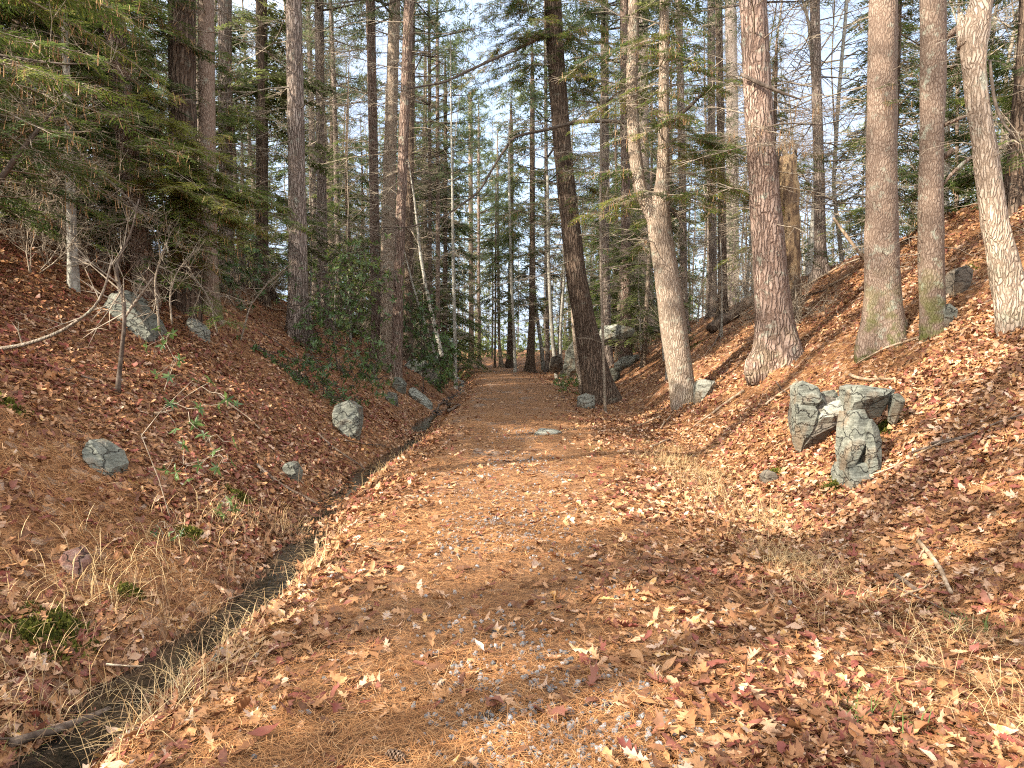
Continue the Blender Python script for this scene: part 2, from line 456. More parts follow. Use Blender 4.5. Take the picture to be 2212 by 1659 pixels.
ROCK_RED = rock_mat("rock_red", (.06, .03, .022), (.17, .085, .06), (.26, .17, .14))

# gravel
m, nt, out = new_mat("gravel_stone")
tc = nd(nt, "ShaderNodeTexCoord"); n = noi(nt, tc.outputs["Object"], 60, 4)
c = ramp(nt, mth(nt, 'ADD', mth(nt, 'MULTIPLY', n.outputs["Fac"], .3), mth(nt, 'MULTIPLY', attr(nt, "tint"), .7)), [(.1, (.075, .073, .07)), (.5, (.165, .16, .155)), (.9, (.29, .285, .28))])
pri(nt, out, c, .8, n.outputs["Fac"], .5, .005); GRAVEL = m
# pine cone
CONE = plain_mat("cone_scale", [(.3, (.05, .028, .016)), (.5, (.13, .08, .05)), (.7, (.26, .19, .13))], .8, 60)

# leaf littered ground: needle mat, broken leaves, damp mud where wet = 1
def ground_mat(name, trail=False):
    m, nt, out = new_mat(name)
    g = nd(nt, "ShaderNodeNewGeometry"); v = g.outputs["Position"]
    wob = noi(nt, v, 1.7, 3)
    sx = nt.nodes.new("ShaderNodeVectorMath"); sx.operation = 'SCALE'; sx.inputs[3].default_value = .25
    nt.links.new(wob.outputs["Color"], sx.inputs[0])
    av = nt.nodes.new("ShaderNodeVectorMath"); av.operation = 'ADD'; nt.links.new(v, av.inputs[0]); nt.links.new(sx.outputs[0], av.inputs[1])
    fine = noi(nt, mapping(nt, av.outputs[0], (30, 140, 60), (0, 0, .35)), 1, 3, .7)
    fine2 = noi(nt, mapping(nt, av.outputs[0], (150, 28, 60), (0, 0, .5)), 1, 3, .7)
    fsum = mth(nt, 'MAXIMUM', fine.outputs["Fac"], fine2.outputs["Fac"])
    nee = ramp(nt, fsum, [(.36, (.05, .022, .011)), (.52, (.18, .080, .032)), (.64, (.31, .150, .060)), (.8, (.42, .25, .12))])
    vo = nd(nt, "ShaderNodeTexVoronoi"); vo.inputs["Scale"].default_value = 13
    nt.links.new(av.outputs[0], vo.inputs["Vector"])
    sp = nt.nodes.new("ShaderNodeSeparateColor"); nt.links.new(vo.outputs["Color"], sp.inputs[0])
    lea = ramp(nt, sp.outputs[0], LITTER_STOPS)
    edge = nd(nt, "ShaderNodeTexVoronoi", feature='DISTANCE_TO_EDGE'); edge.inputs["Scale"].default_value = 13
    nt.links.new(av.outputs[0], edge.inputs["Vector"])
    lea = mixc(nt, mapr(nt, edge.outputs["Distance"], 0, .03, .5, 0), lea, (.05, .022, .012))
    pat = noi(nt, v, .9, 4, .6)
    if trail:
        lf = mth(nt, 'MULTIPLY', mapr(nt, pat.outputs["Fac"], .5, .62), mapr(nt, sp.outputs[1], .55, .6))
    else:
        lf = mth(nt, 'MULTIPLY', mapr(nt, pat.outputs["Fac"], .36, .58, .35, 1), mapr(nt, sp.outputs[1], .25, .3))
    if trail: nee = mixc(nt, .4, nee, (.36, .20, .10))
    c = mixc(nt, lf, nee, lea)
    if trail:
        gp = noi(nt, mapping(nt, v, (1, .45, 1)), 1.5, 6, .7)
        gc = noi(nt, v, 70, 3)
        gcol = ramp(nt, gc.outputs["Fac"], [(.35, (.11, .095, .08)), (.5, (.2, .18, .155)), (.65, (.31, .29, .265))])
        c = mixc(nt, mapr(nt, gp.outputs["Fac"], .55, .66, 0, .75), c, gcol)
        wet = None
    tone = noi(nt, v, .55, 3)
    c = mixc(nt, mapr(nt, tone.outputs["Fac"], .35, .65, 0, .35), c, (.16, .075, .035))
    wet = attr(nt, "tint")
    mud = ramp(nt, noi(nt, v, 25, 5).outputs["Fac"], [(.4, (.012, .009, .007)), (.6, (.045, .032, .023)), (.75, (.10, .065, .04))])
    wn_ = noi(nt, v, 6, 4)
    wf = mapr(nt, mth(nt, 'ADD', wet, mth(nt, 'MULTIPLY', mth(nt, 'SUBTRACT', wn_.outputs["Fac"], .5), 2.0)), .45, .6)
    c = mixc(nt, wf, c, mud)
    hb = mth(nt, 'ADD', fsum, mth(nt, 'MULTIPLY', edge.outputs["Distance"], 3.0))
    pri(nt, out, c, mapr(nt, wf, 0, 1, .9, .45), hb, .9, .03, .2)
    return m
M_GROUND = ground_mat("leaf_litter_ground"); M_TRAIL = ground_mat("needle_covered_gravel", True)

m, nt, out = new_mat("ditch_water")
g = nd(nt, "ShaderNodeNewGeometry"); n = noi(nt, g.outputs["Position"], 7, 4)
c = ramp(nt, noi(nt, g.outputs["Position"], 18, 4).outputs["Fac"], [(.4, (.006, .005, .004)), (.7, (.03, .022, .015))])
pri(nt, out, c, .06, n.outputs["Fac"], .25, .03, .5); M_WATER = m

# ------------------------------------------------------------------ ground, trail, ditch water
def axis_stations():
    fine = np.arange(-9.5, 10.51, .085)
    left = -9.5 - np.cumsum(np.geomspace(.1, 6, 42)); right = 10.5 + np.cumsum(np.geomspace(.1, 6, 42))
    return np.concatenate([left[::-1], fine, right])
US = axis_stations()
YS = np.concatenate([np.arange(-14, 1.0, .5), np.arange(1.0, 9, .075), 9 + np.cumsum(np.geomspace(.08, 1.6, 230))])
YS = YS[YS < 200]
UU, YY = np.meshgrid(US, YS)
XX = UU + shift(YY); ZZ = height(XX, YY)
ZZ = np.where(np.abs(UU) > 60, ZZ, ZZ)
GV = np.stack([XX, YY, ZZ], -1).reshape(-1, 3)
nx, ny = len(US), len(YS)
ii, jj = np.meshgrid(np.arange(ny - 1), np.arange(nx - 1), indexing='ij')
a = (ii * nx + jj).ravel(); GF = np.stack([a, a + 1, a + nx + 1, a + nx], -1)
uc = .5 * (US[jj.ravel()] + US[jj.ravel() + 1])
is_trail = (uc > -1.45) & (uc < 1.95)
_w = .13 * np.sin(YY * .8) + .30 * vn(YY * .5, YY * 0 + 3.3, 41) + .14 * vn(YY * 2.1, YY * 0 + 1.3, 42)
wet = np.exp(-((UU + _w + 2.12) / np.clip(.15 + .22 * vn(YY * .9, YY * 0 + 8.1, 45), .05, .3)) ** 2).ravel()
def sub(mask, name, mt):
    F = GF[mask]; used = np.unique(F); rm = np.zeros(len(GV), int); rm[used] = np.arange(len(used))
    ac = Acc(); ac.add(GV[used], rm[F], 0, wet[used]); return ac.build(name, [mt])
tag(sub(~is_trail, "ground", M_GROUND), "leaf and needle littered forest floor rising into two banks", "ground", kind="structure")
tag(sub(is_trail, "trail", M_TRAIL), "wide level trail covered in orange pine needles and gravel", "trail", kind="structure")
ac = Acc()
yw = np.arange(1.0, 60, .25); uw = np.array([-2.75, -2.3, -1.9, -1.5])
xw = uw[None] + shift(yw)[:, None]
V = np.stack([xw, np.repeat(yw[:, None], 4, 1), np.full_like(xw, -.375)], -1).reshape(-1, 3)
i, j = np.meshgrid(np.arange(len(yw) - 1), np.arange(3), indexing='ij'); q = (i * 4 + j).ravel()
ac.add(V, np.stack([q, q + 1, q + 5, q + 4], -1)); tag(ac.build("ditch_water", [M_WATER]), "dark shallow water lying in the ditch beside the trail", "water", kind="structure")

# ------------------------------------------------------------------ leaf litter, needles, gravel, grass (nobody could count them)
OAK_A = strip([(0, .012, 0), (.12, .02, 0), (.2, .17, .07), (.29, .055, 0), (.40, .31, .09), (.50, .085, 0), (.62, .33, .09), (.73, .10, 0), (.84, .19, .07), (.92, .06, 0), (1.03, .01, 0)])
OAK_B = strip([(0, .012, 0), (.12, .02, 0), (.25, .14, .02), (.33, .10, 0), (.45, .24, .03), (.54, .15, 0), (.68, .27, .03), (.77, .17, 0), (.9, .18, 0), (1.0, .05, 0)])
OAK_C = strip([(0, .01, 0), (.18, .10, 0), (.42, .25, 0), (.66, .22, 0), (.86, .10, 0), (1.0, .01, 0)])
MAPLE = strip([(0, .01, 0), (.22, .03, 0), (.24, .34, -.06), (.34, .14, 0), (.5, .44, .12), (.58, .13, 0), (.72, .2, .06), (.84, .07, 0), (1.0, .01, 0)])
MID = strip([(0, .02, 0), (.3, .25, .06), (.52, .10, 0), (.75, .27, .06), (1, .03, 0)])
FAR = strip([(0, .04, 0), (.5, .28, .05), (1, .05, 0)])

def scatter_uv(n, y0, y1, p, umax=11.0, rng=RNG):
    """points with density falling as y**-p, inside the view and a margin beside it"""
    t = rng.random(n)
    e = 2 - p if p != 2 else 1e-6
    y = (y0 ** e + t * (y1 ** e - y0 ** e)) ** (1 / e)
    x = (rng.random(n) * 2 - 1) * (.86 * y + 1.0)
    k = (x - shift(y) > -umax) & (x - shift(y) < umax)
    return x[k], y[k]
def leaf_weight(x, y):
    u = x - shift(y)
    n_ = np.interp(u, [-12, -2.9, -2.5, -2.12, -1.8, -1.4, -1.0, -.5, .2, .7, 1.2, 2.0, 12], [.85, .9, .95, .85, .95, .95, .42, .13, .14, .5, .95, 1, .9])
    f_ = np.interp(u, [-12, -2.9, -2.5, -2.12, -1.8, -1.4, -1.1, -.6, .8, 1.4, 1.8, 12], [.8, .85, .85, .75, .85, .7, .22, .05, .05, .35, .9, .85])
    base = n_ + (f_ - n_) * np.clip((y - 3.5) / 4.0, 0, 1)
    patch = .55 + 1.5 * vn(x * .8, y * .8, 9) + .6 * vn(x * 2.7, y * 2.7, 10)
    bank = np.clip((np.abs(u) - 2.4), 0, 1)
    return np.clip(base * np.clip(patch + .25, .12, 1.15), 0, 1)
litter = Acc()
def drop_leaves(n, y0, y1, p, tm, sz, tilt, lift, m=0):
    x, y = scatter_uv(n, y0, y1, p)
    k = RNG.random(len(x)) < leaf_weight(x, y); x, y = x[k], y[k]
    n = len(x); N = gnormal(x, y)
    N = norm(N + RNG.normal(0, tilt, (n, 3)))
    a = RNG.random(n) * 6.283
    D = np.stack([np.cos(a), np.sin(a), np.zeros(n)], -1)
    Y = norm(D - N * (D * N).sum(-1, keepdims=True)); X = np.cross(Y, N)
    s = RNG.uniform(sz[0], sz[1], n)
    pos = np.stack([x, y, height(x, y) + lift * RNG.random(n) + .004], -1) - Y * (s * .5)[:, None]
    tv, tf = tm
    V, F = place(tv, tf, pos, X, Y, N, s, RNG.normal(0.05, .55, n), RNG.normal(.12, .5, n), RNG.uniform(.55, 1.1, n))
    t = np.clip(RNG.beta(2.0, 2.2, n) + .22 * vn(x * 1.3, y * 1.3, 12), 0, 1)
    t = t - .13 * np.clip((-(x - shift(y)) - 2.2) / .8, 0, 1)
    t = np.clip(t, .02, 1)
    red = (RNG.random(n) < .09); t = np.where(red, RNG.random(n) * .12, t)
    pale = RNG.random(n) < .035; t = np.where(pale, .8 + .2 * RNG.random(n), t)
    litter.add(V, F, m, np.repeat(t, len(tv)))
def torn(tm, sd):
    q = np.random.default_rng(sd); v = tm[0].copy(); v[:, 0] *= q.uniform(.55, 1.2, len(v)); v[:, 1] += q.normal(0, .025, len(v)); v[:, 2] += q.normal(0, .03, len(v)); return v, tm[1]
for tm, n in ((OAK_A, 9000), (torn(OAK_A, 1), 7000), (torn(OAK_A, 2), 6000), (OAK_B, 6000), (torn(OAK_B, 3), 7000), (torn(OAK_B, 4), 6000), (OAK_C, 4000), (torn(OAK_C, 5), 5000), (MAPLE, 2500), (torn(MAPLE, 6), 3500)):
    drop_leaves(n, 1.3, 9, 1.25, tm, (.06, .128), .30, .035)
drop_leaves(90000, 6, 16, 1.1, MID, (.065, .125), .30, .035)
drop_leaves(100000, 14, 42, .9, FAR, (.07, .125), .28, .03)
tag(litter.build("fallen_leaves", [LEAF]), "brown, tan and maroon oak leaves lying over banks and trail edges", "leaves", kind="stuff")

needles = Acc()
def drop_needles(n, y0, y1, p, ln, w):
    x, y = scatter_uv(n, y0, y1, p, 10)
    u = x - shift(y)
    k = RNG.random(len(x)) < np.clip(.75 - 1.2 * vn(x * .8, y * .8, 9) - .8 * np.exp(-((u + 2.12) / .25) ** 2), .15, 1); x, y = x[k], y[k]
    n = len(x); N = norm(gnormal(x, y) + RNG.normal(0, .12, (n, 3)))
    a = RNG.normal(.3, .9, n) + np.where(RNG.random(n) < .5, 0, 1.5) + 3 * vn(x * .9, y * .9, 14)
    D = np.stack([np.cos(a), np.sin(a), RNG.normal(0, .08, n)], -1)
    D = norm(D - N * (D * N).sum(-1, keepdims=True)); X = np.cross(D, N)
    L = RNG.uniform(*ln, n); W = RNG.uniform(*w, n)
    c = np.stack([x, y, height(x, y) + .006 + .028 * RNG.random(n)], -1)
    bend = (X * RNG.normal(0, .12, n)[:, None] + N * .0) * L[:, None]
    V = np.stack([c - D * (L / 2)[:, None] - X * W[:, None], c - D * (L / 2)[:, None] + X * W[:, None], c + bend + X * W[:, None], c + bend - X * W[:, None],
                  c + D * (L / 2)[:, None] + X * (W * .5)[:, None], c + D * (L / 2)[:, None] - X * (W * .5)[:, None]], 1)
    F = np.arange(n)[:, None, None] * 6 + np.array([[0, 1, 2, 3], [3, 2, 4, 5]])[None]
    needles.add(V.reshape(-1, 3), F.reshape(-1, 4), 0, np.repeat(np.clip(RNG.normal(.5, .25, n), 0, 1), 6))
drop_needles(120000, 1.3, 6, 1.4, (.07, .13), (.0008, .0013))
drop_needles(70000, 5, 15, 1.2, (.10, .18), (.0018, .003))
tag(needles.build("fallen_needles", [NEEDLE]), "orange dead pine needles matted over the trail and banks", "needles", kind="stuff")

# gravel
ac = Acc()
bmt = bmesh.new(); bmesh.ops.create_cube(bmt, size=1.0); bmesh.ops.subdivide_edges(bmt, edges=bmt.edges[:], cuts=1, use_grid_fill=True)
CV = np.array([v.co[:] for v in bmt.verts]); CF = np.array([[v.index for v in f.verts] for f in bmt.faces]); bmt.free()
CV = CV / np.maximum(np.linalg.norm(CV, axis=1, keepdims=True), 1e-6) * .5
gx = []; gy = []
for n, y0, y1, p, ww in ((5200, 1.3, 6.5, 1.2, .45), (3000, 5, 13, 1.2, .6)):
    x, y = scatter_uv(n * 6, y0, y1, p, 1.9)
    w = np.exp(-((x - .0 - .25 * np.sin(y * .7)) / ww) ** 2) * np.clip(.4 + 2.2 * vn(x * 1.4, y * 1.1, 17), .03, 1) + .025
    k = RNG.random(len(x)) < w
    gx.append(x[k]); gy.append(y[k])
x = np.concatenate(gx); y = np.concatenate(gy); n = len(x)
q = RNG.normal(size=(n, 3, 3)); X = norm(q[:, 0]); Z = norm(np.cross(X, q[:, 1])); Y = np.cross(Z, X)
sz = RNG.uniform(.012, .032, n)
VV = CV[None] * (1 + RNG.normal(0, .14, (n, len(CV), 1))) * RNG.uniform(.6, 1.15, (n, 1, 3)) * sz[:, None, None]
W = np.stack([x, y, height(x, y) + sz * .22 + .004], -1)[:, None] + VV[..., 0:1] * X[:, None] + VV[..., 1:2] * Y[:, None] + VV[..., 2:3] * Z[:, None]
ac.add(W.reshape(-1, 3), (np.arange(n)[:, None, None] * len(CV) + CF[None]).reshape(-1, 4), 0, np.repeat(RNG.random(n), len(CV)))
tag(ac.build("gravel", [GRAVEL], smooth=False), "loose grey gravel showing along the middle of the trail", "gravel", kind="stuff")

# grass
def blades(acc, cx, cy, n, spread, hl, w, m=0, flop=1.0, rng=RNG):
    cx = np.repeat(cx, n); cy = np.repeat(cy, n); k = len(cx)
    x = cx + rng.normal(0, spread, k); y = cy + rng.normal(0, spread, k)
    z = height(x, y)
    a = rng.random(k) * 6.283; L = rng.uniform(*hl, k)
    D = np.stack([np.cos(a), np.sin(a), np.zeros(k)], -1); S_ = np.stack([-np.sin(a), np.cos(a), np.zeros(k)], -1)
    f = rng.uniform(.25, 1.0, k) * flop
    base = np.stack([x, y, z - .01], -1); rows = []
    for t, ww in ((0, 1), (.35, .9), (.7, .7), (1, .2)):
        P = base + D * (L * f * t ** 1.6)[:, None] + np.array([0, 0, 1.0]) * (L * (t - .62 * np.minimum(f, 1.1) * t ** 2))[:, None]
        rows += [P - S_ * (w * ww), P + S_ * (w * ww)]
    V = np.stack(rows, 1)
    F = np.arange(k)[:, None, None] * 8 + np.array([[0, 1, 3, 2], [2, 3, 5, 4], [4, 5, 7, 6]])[None]
    acc.add(V.reshape(-1, 3), F.reshape(-1, 4), m, np.repeat(np.clip(rng.normal(.55, .25, k), 0, 1), 8))
ac = Acc()
yy = RNG.uniform(2.6, 11.5, 520); xx = 2.3 + RNG.normal(0, .30, 520) + .12 * np.sin(yy)
k = RNG.random(520) < np.clip(.34 + 1.9 * vn(xx * 1.5, yy * .8, 20), .03, 1); blades(ac, xx[k], yy[k], 18, .10, (.07, .26), .0016, flop=1.5)
yy = RNG.uniform(2.4, 14, 340); xx = -1.68 + RNG.normal(0, .12, 340)
k = RNG.random(340) < np.clip(.12 + 1.8 * vn(xx, yy * .8, 21), .02, 1); blades(ac, xx[k], yy[k], 9, .07, (.08, .28), .0016, flop=1.3)
yy = RNG.uniform(3.0, 7.0, 60); xx = -2.75 + RNG.normal(0, .2, 60); blades(ac, xx, yy, 10, .1, (.12, .36), .0022)
for px, py in ((330, 1560), (420, 1500), (300, 1600), (620, 1150), (820, 1030), (690, 1230), (1450, 1010), (1560, 1080), (1640, 1120)):
    g = ground(px, py); blades(ac, np.array([g[0]]), np.array([g[1]]), 60, .11, (.14, .40), .0016, flop=1.2)
for px, py in ((1880, 1560), (1930, 1570), (2050, 1345), (2110, 1375), (1290, 975), (1400, 960), (110, 1640)):
    g = ground(px, py); blades(ac, np.array([g[0]]), np.array([g[1]]), 40, .09, (.06, .16), .0025, 1)
yy = RNG.uniform(2.6, 13, 150); xx = -2.28 + RNG.normal(0, .16, 150); k = RNG.random(150) < np.clip(.5 + 2 * vn(xx, yy * .7, 24), .05, 1)
blades(ac, xx[k], yy[k], 10, .12, (.12, .42), .0018, 2, .8); blades(ac, xx[k], yy[k] + .1, 12, .2, (.08, .3), .0022, 2, 1.6)
tag(ac.build("dry_grass", [GRASS, GREENGRASS, WEED]), "dry straw coloured grass along the edges of the trail", "grass", kind="stuff")

# moss cushions and low green plants on the banks
ac = Acc()
for px, py, s, n in ((1912, 925, .16, 1500), (1820, 1030, .14, 1500), (1800, 1055, .1, 600), (80, 1375, .14, 1400), (140, 1360, .12, 900), (420, 1160, .10, 700), (280, 1285, .07, 300), (1668, 1028, .10, 800),
                     (1480, 760, .5, 1200), (1905, 660, .15, 400), (1275, 862, .3, 500), (10, 870, .15, 500), (520, 1080, .15, 600), (2080, 592, .2, 400)):
    g = ground(px, py); x = g[0] + RNG.normal(0, s * .6, n); y = g[1] + RNG.normal(0, s * .45, n); z = height(x, y) + .03 * np.exp(-((x - g[0]) ** 2 + (y - g[1]) ** 2) / (s * s) * 1.5) * RNG.random(n) * 2
    q = RNG.normal(size=(n, 3)) * .6 + np.array([0, 0, .9]); Y = norm(q); X = norm(np.cross(Y, RNG.normal(size=(n, 3)))); Z = np.cross(X, Y)
    V, F = place(*FAR, np.stack([x, y, z], -1), X, Y, Z, RNG.uniform(.02, .045, n)); ac.add(V, F, 0, np.repeat(RNG.random(n), len(FAR[0])))
tag(ac.build("moss", [MOSS]), "yellow green moss in patches on rocks and bank edges", "moss", kind="stuff")
# ------------------------------------------------------------------ tree building blocks
def sm(P, it=2):
    P = np.array(P, float)
    for _ in range(it):
        Q = P.copy(); Q[1:-1] = .25 * P[:-2] + .5 * P[1:-1] + .25 * P[2:]; P = Q
    return P
def resample(P, R, step):
    P = np.asarray(P, float); d = np.concatenate([[0], np.cumsum(np.linalg.norm(np.diff(P, axis=0), axis=1))])
    n = max(int(d[-1] / step), 3); s = np.linspace(0, d[-1], n)
    return np.stack([np.interp(s, d, P[:, i]) for i in range(3)], -1), np.interp(s, d, R)

def spray_template(n_side, seed, w, full=True):
    """flat feathery spray one unit long: kite shaped twigs of needles on both sides of an axis along x"""
    r = np.random.default_rng(seed); V = []; F = []; T = []
    def kite(p, d, L, wd):
        q = np.array([-d[1], d[0], 0]); b = len(V)
        z = r.normal(0, .02)
        V.extend([p, p + d * L * .4 + q * wd + np.array([0, 0, z]), p + d * L + np.array([0, 0, -.10 * L]), p + d * L * .4 - q * wd + np.array([0, 0, z])])
        F.append((b, b + 1, b + 2, b + 3)); T.append(r.normal(0, .12))
    for i in range(n_side):
        t = .08 + .9 * (i + r.random() * .6) / n_side
        for s in (-1, 1):
            ang = R_(58 - 18 * t + r.normal(0, 9)); L = (.30 * (1 - t) ** .7 + .12) * r.uniform(.7, 1.2)
            d = np.array([math.cos(ang), s * math.sin(ang), 0])
            p = np.array([t, 0, -.12 * t * t])
            kite(p, d, L * (.55 if full else 1), w)
            if full:
                d2 = np.array([math.cos(ang - .1 * s), s * math.sin(ang), 0])
                kite(p + d * L * .45 + r.normal(0, .01, 3), norm(d + r.normal(0, .15, 3) * [1, 1, 0]), L * .6, w * .9)
                if L > .2: kite(p + d * L * .3, norm(d + np.array([.9, 0, 0])), L * .45, w * .8)
    for t in np.linspace(.3, .95, 5): kite(np.array([t, 0, -.12 * t * t]), np.array([1, r.normal(0, .12), 0]), .14, w)
    return np.array(V), np.array(F), np.array(T)
SPR_NEAR = [spray_template(8, i, .020) for i in range(4)]
SPR_MID = [spray_template(7, 10 + i, .030, False) for i in range(3)]
SPR_FAR = [spray_template(4, 20 + i, .06, False) for i in range(3)]

def add_sprays(acc, tmpls, pos, X, Yd, L, tint, m, droop=.0, rng=RNG):
    X = norm(X); Z = norm(np.cross(X, Yd)); Y = np.cross(Z, X)
    which = rng.integers(0, len(tmpls), len(pos))
    for i, (tv, tf, tt) in enumerate(tmpls):
        k = which == i
        if not k.any(): continue
        v = tv[None] * L[k][:, None, None]
        v = v * np.array([1, 1, 1.0])
        W = pos[k][:, None] + v[..., 0:1] * X[k][:, None] + v[..., 1:2] * Y[k][:, None] + v[..., 2:3] * Z[k][:, None]
        W[..., 2] -= droop * L[k][:, None] * (tv[None, :, 0] ** 2)
        F = np.arange(k.sum())[:, None, None] * len(tv) + tf[None]
        T = np.clip(tint[k][:, None] + np.repeat(tt, 4)[None], 0, 1)
        acc.add(W.reshape(-1, 3), F.reshape(-1, 4), m, T.ravel())

def boughs(acc, axis, zs, az, L, up, droop, tm, m_leaf=0, m_twig=1, m_hang=2, dens=.13, bare=.15, hang=.5, r0=.016, spray=(.32, .62), tint=.5, rng=RNG, seg=None, leafy=.25):
    """hemlock boughs: a drooping limb each, side branchlets in a flat fan, sprays on them and caught brown needles hanging below"""
    sg = seg or Segs(); P_ = []; X_ = []; Y_ = []; L_ = []; T_ = []; H_ = []
    for z, a, l, u, dr in zip(zs, az, L, up, droop):
        o = axis(z); d = np.array([math.cos(a), math.sin(a), 0]); s = np.array([-d[1], d[0], 0])
        t = np.linspace(0, 1, 9)
        wig = rng.normal(0, .10) * t ** 2 + .05 * np.sin(t * rng.uniform(4, 9) + rng.random() * 6)
        C = o + d * (l * t)[:, None] + s * (wig * l)[:, None]; C[:, 2] += u * l * t - dr * l * t * t + .03 * np.sin(t * 9 + z)
        sg.poly(C, r0 * (.5 + l * .28), .0025)
        n = max(int(l * (1 - leafy) / dens), 2)
        bt = rng.random() * .5 - .25 + tint
        for side in (-1, 1):
            tt = np.sort(rng.uniform(leafy, 1.0, n)); p = np.stack([np.interp(tt, t, C[:, i]) for i in range(3)], -1)
            tg = norm(C[-1] - C[-3]); ang = rng.uniform(.55, 1.05, n) * side
            bd = d[None] * np.cos(ang)[:, None] + s[None] * np.sin(ang)[:, None]
            bd[:, 2] += rng.normal(-.16, .12, n)
            bl = (spray[0] + (spray[1] - spray[0]) * (1 - tt) ** .6) * rng.uniform(.7, 1.25, n)
            sg.many(p, p + norm(bd) * bl[:, None] * .9 - np.array([0, 0, 1]) * (bl * .13)[:, None], .0045, .0016)
            b = rng.random(n) < bare
            if b.any():   # bare side twigs
                for k in range(4):
                    f = .25 + .2 * k; q = p[b] + norm(bd[b]) * (bl[b] * f)[:, None]
                    e = norm(bd[b] + rng.normal(0, .6, (b.sum(), 3))) * (bl[b] * .45)[:, None]
                    sg.many(q, q + e, .003, .0013)
            g = ~b
            P_.append(p[g]); X_.append(bd[g]); Y_.append(np.cross(np.array([0, 0, 1.0]), norm(bd[g])) + rng.normal(0, .22, (g.sum(), 3))); L_.append(bl[g]); T_.append(np.full(g.sum(), bt) + rng.normal(0, .12, g.sum()))
            h = rng.random(n) < hang * 1.0
            for _ in range(1): H_.append(p[h] + norm(bd[h]) * (bl[h] * rng.uniform(.1, 1, h.sum()))[:, None])
            H_.append(p[h] + norm(bd[h]) * (bl[h] * rng.uniform(.2, .9, h.sum()))[:, None])
    if P_:
        add_sprays(acc, tm, np.concatenate(P_), np.concatenate(X_), np.concatenate(Y_), np.concatenate(L_), np.concatenate(T_), m_leaf, .12, rng)
        H = np.concatenate(H_)
        if len(H) and m_hang is not None:
            n = len(H); ln = rng.uniform(.06, .17, n); a = rng.random(n) * 6.28
            s = np.stack([np.cos(a), np.sin(a), 0 * a], -1) * .0055; dn = np.stack([rng.normal(0, .2, n), rng.normal(0, .2, n), -np.ones(n)], -1) * ln[:, None]
            V = np.stack([H - s * .4, H + s * .4, H + dn + s, H + dn - s], 1)
            acc.add(V.reshape(-1, 3), np.arange(n)[:, None] * 4 + np.arange(4)[None], m_hang, np.repeat(rng.random(n), 4))
    if seg is None: sg.into(acc, m_twig)

def dead_branches(sg, axis, rad, z0, z1, n, L=(.2, 1.4), sub=3, rng=RNG, up=.1, r=.009):
    for z in rng.uniform(z0, z1, n):
        a = rng.random() * 6.283; l = rng.uniform(*L) * rng.uniform(.5, 1); d = np.array([math.cos(a), math.sin(a), 0])
        t = np.linspace(0, 1, 5); s = np.array([-d[1], d[0], 0]); o = axis(z)
        C = o + d * (rad(z) * .8 + l * t)[:, None] + s * (rng.normal(0, .16) * l * t ** 2)[:, None]
        C[:, 2] += l * (rng.normal(up, .2) * t - rng.uniform(0, .35) * t * t) + rng.normal(0, .02, 5) * l
        rr = r * (.45 + l * .6); sg.poly(C, rr, .002)
        for k in range(rng.poisson(sub * min(l, 1.2))):
            f = rng.uniform(.25, .95); p = np.array([np.interp(f, t, C[:, i]) for i in range(3)])
            e = norm(d * rng.uniform(.2, 1) + s * rng.choice([-1, 1]) * rng.uniform(.4, 1) + np.array([0, 0, rng.normal(-.05, .3)])) * l * rng.uniform(.2, .5)
            mid = p + e * .5 + rng.normal(0, .03, 3); sg.poly(np.array([p, mid, p + e]), rr * .5, .0012)

def pine_tufts(acc, pos, rng, m, size=.2, per=9, w=.012, tint=.5):
    n = len(pos); pos = np.repeat(pos, per, 0); k = len(pos)
    d = rng.normal(size=(k, 3)) + np.array([0, 0, .25]); d = norm(d) * (size * rng.uniform(.6, 1.1, k))[:, None]
    s = norm(np.cross(d, rng.normal(size=(k, 3)))) * w
    V = np.stack([pos, pos + d * .5 + s, pos + d, pos + d * .5 - s], 1)
    T = np.repeat(np.clip(np.repeat(rng.normal(tint, .2, n), per) + rng.normal(0, .08, k), 0, 1), 4)
    acc.add(V.reshape(-1, 3), np.arange(k)[:, None] * 4 + np.arange(4)[None], m, T)

def pine_crown(seed, H=13.0, R=3.2, whorls=17, tuft=.26, per=10, w=.016, fill=15):
    rng = np.random.default_rng(seed); acc = Acc(); sg = Segs(); pos = []
    for i in range(whorls):
        z = H * (i + rng.random() * .5) / whorls
        for a in rng.random(rng.integers(3, 6)) * 6.283:
            l = R * (1 - (z / H) ** 1.6) * rng.uniform(.45, 1.1) + .3; d = np.array([math.cos(a), math.sin(a), 0]); s = np.array([-d[1], d[0], 0])
            t = np.linspace(0, 1, 6); C = d * (l * t)[:, None] + s * (rng.normal(0, .12) * l * t ** 2)[:, None]
            C[:, 2] += z + l * (.12 * t + .18 * t * t * rng.uniform(-.6, 1)); sg.poly(C, .012 + l * .011, .005)
            n = int(fill * l / 2.2) + 3
            f = rng.uniform(.35, 1, n); p = np.stack([np.interp(f, t, C[:, k]) for k in range(3)], -1)
            off = (s[None] * rng.normal(0, .32, n)[:, None] + d[None] * rng.uniform(0, .3, n)[:, None]) * l * .55 * (1.15 - f)[:, None] * 2; off[:, 2] += rng.normal(.04, .08, n)
            sg.many(p, p + off, .006, .003); pos.append(p + off)
    sg.into(acc, 1); pine_tufts(acc, np.concatenate(pos), rng, 0, tuft, per, w)
    return acc.build("pine_crown", [PINE, TWIG_DARK], mesh_only=True)
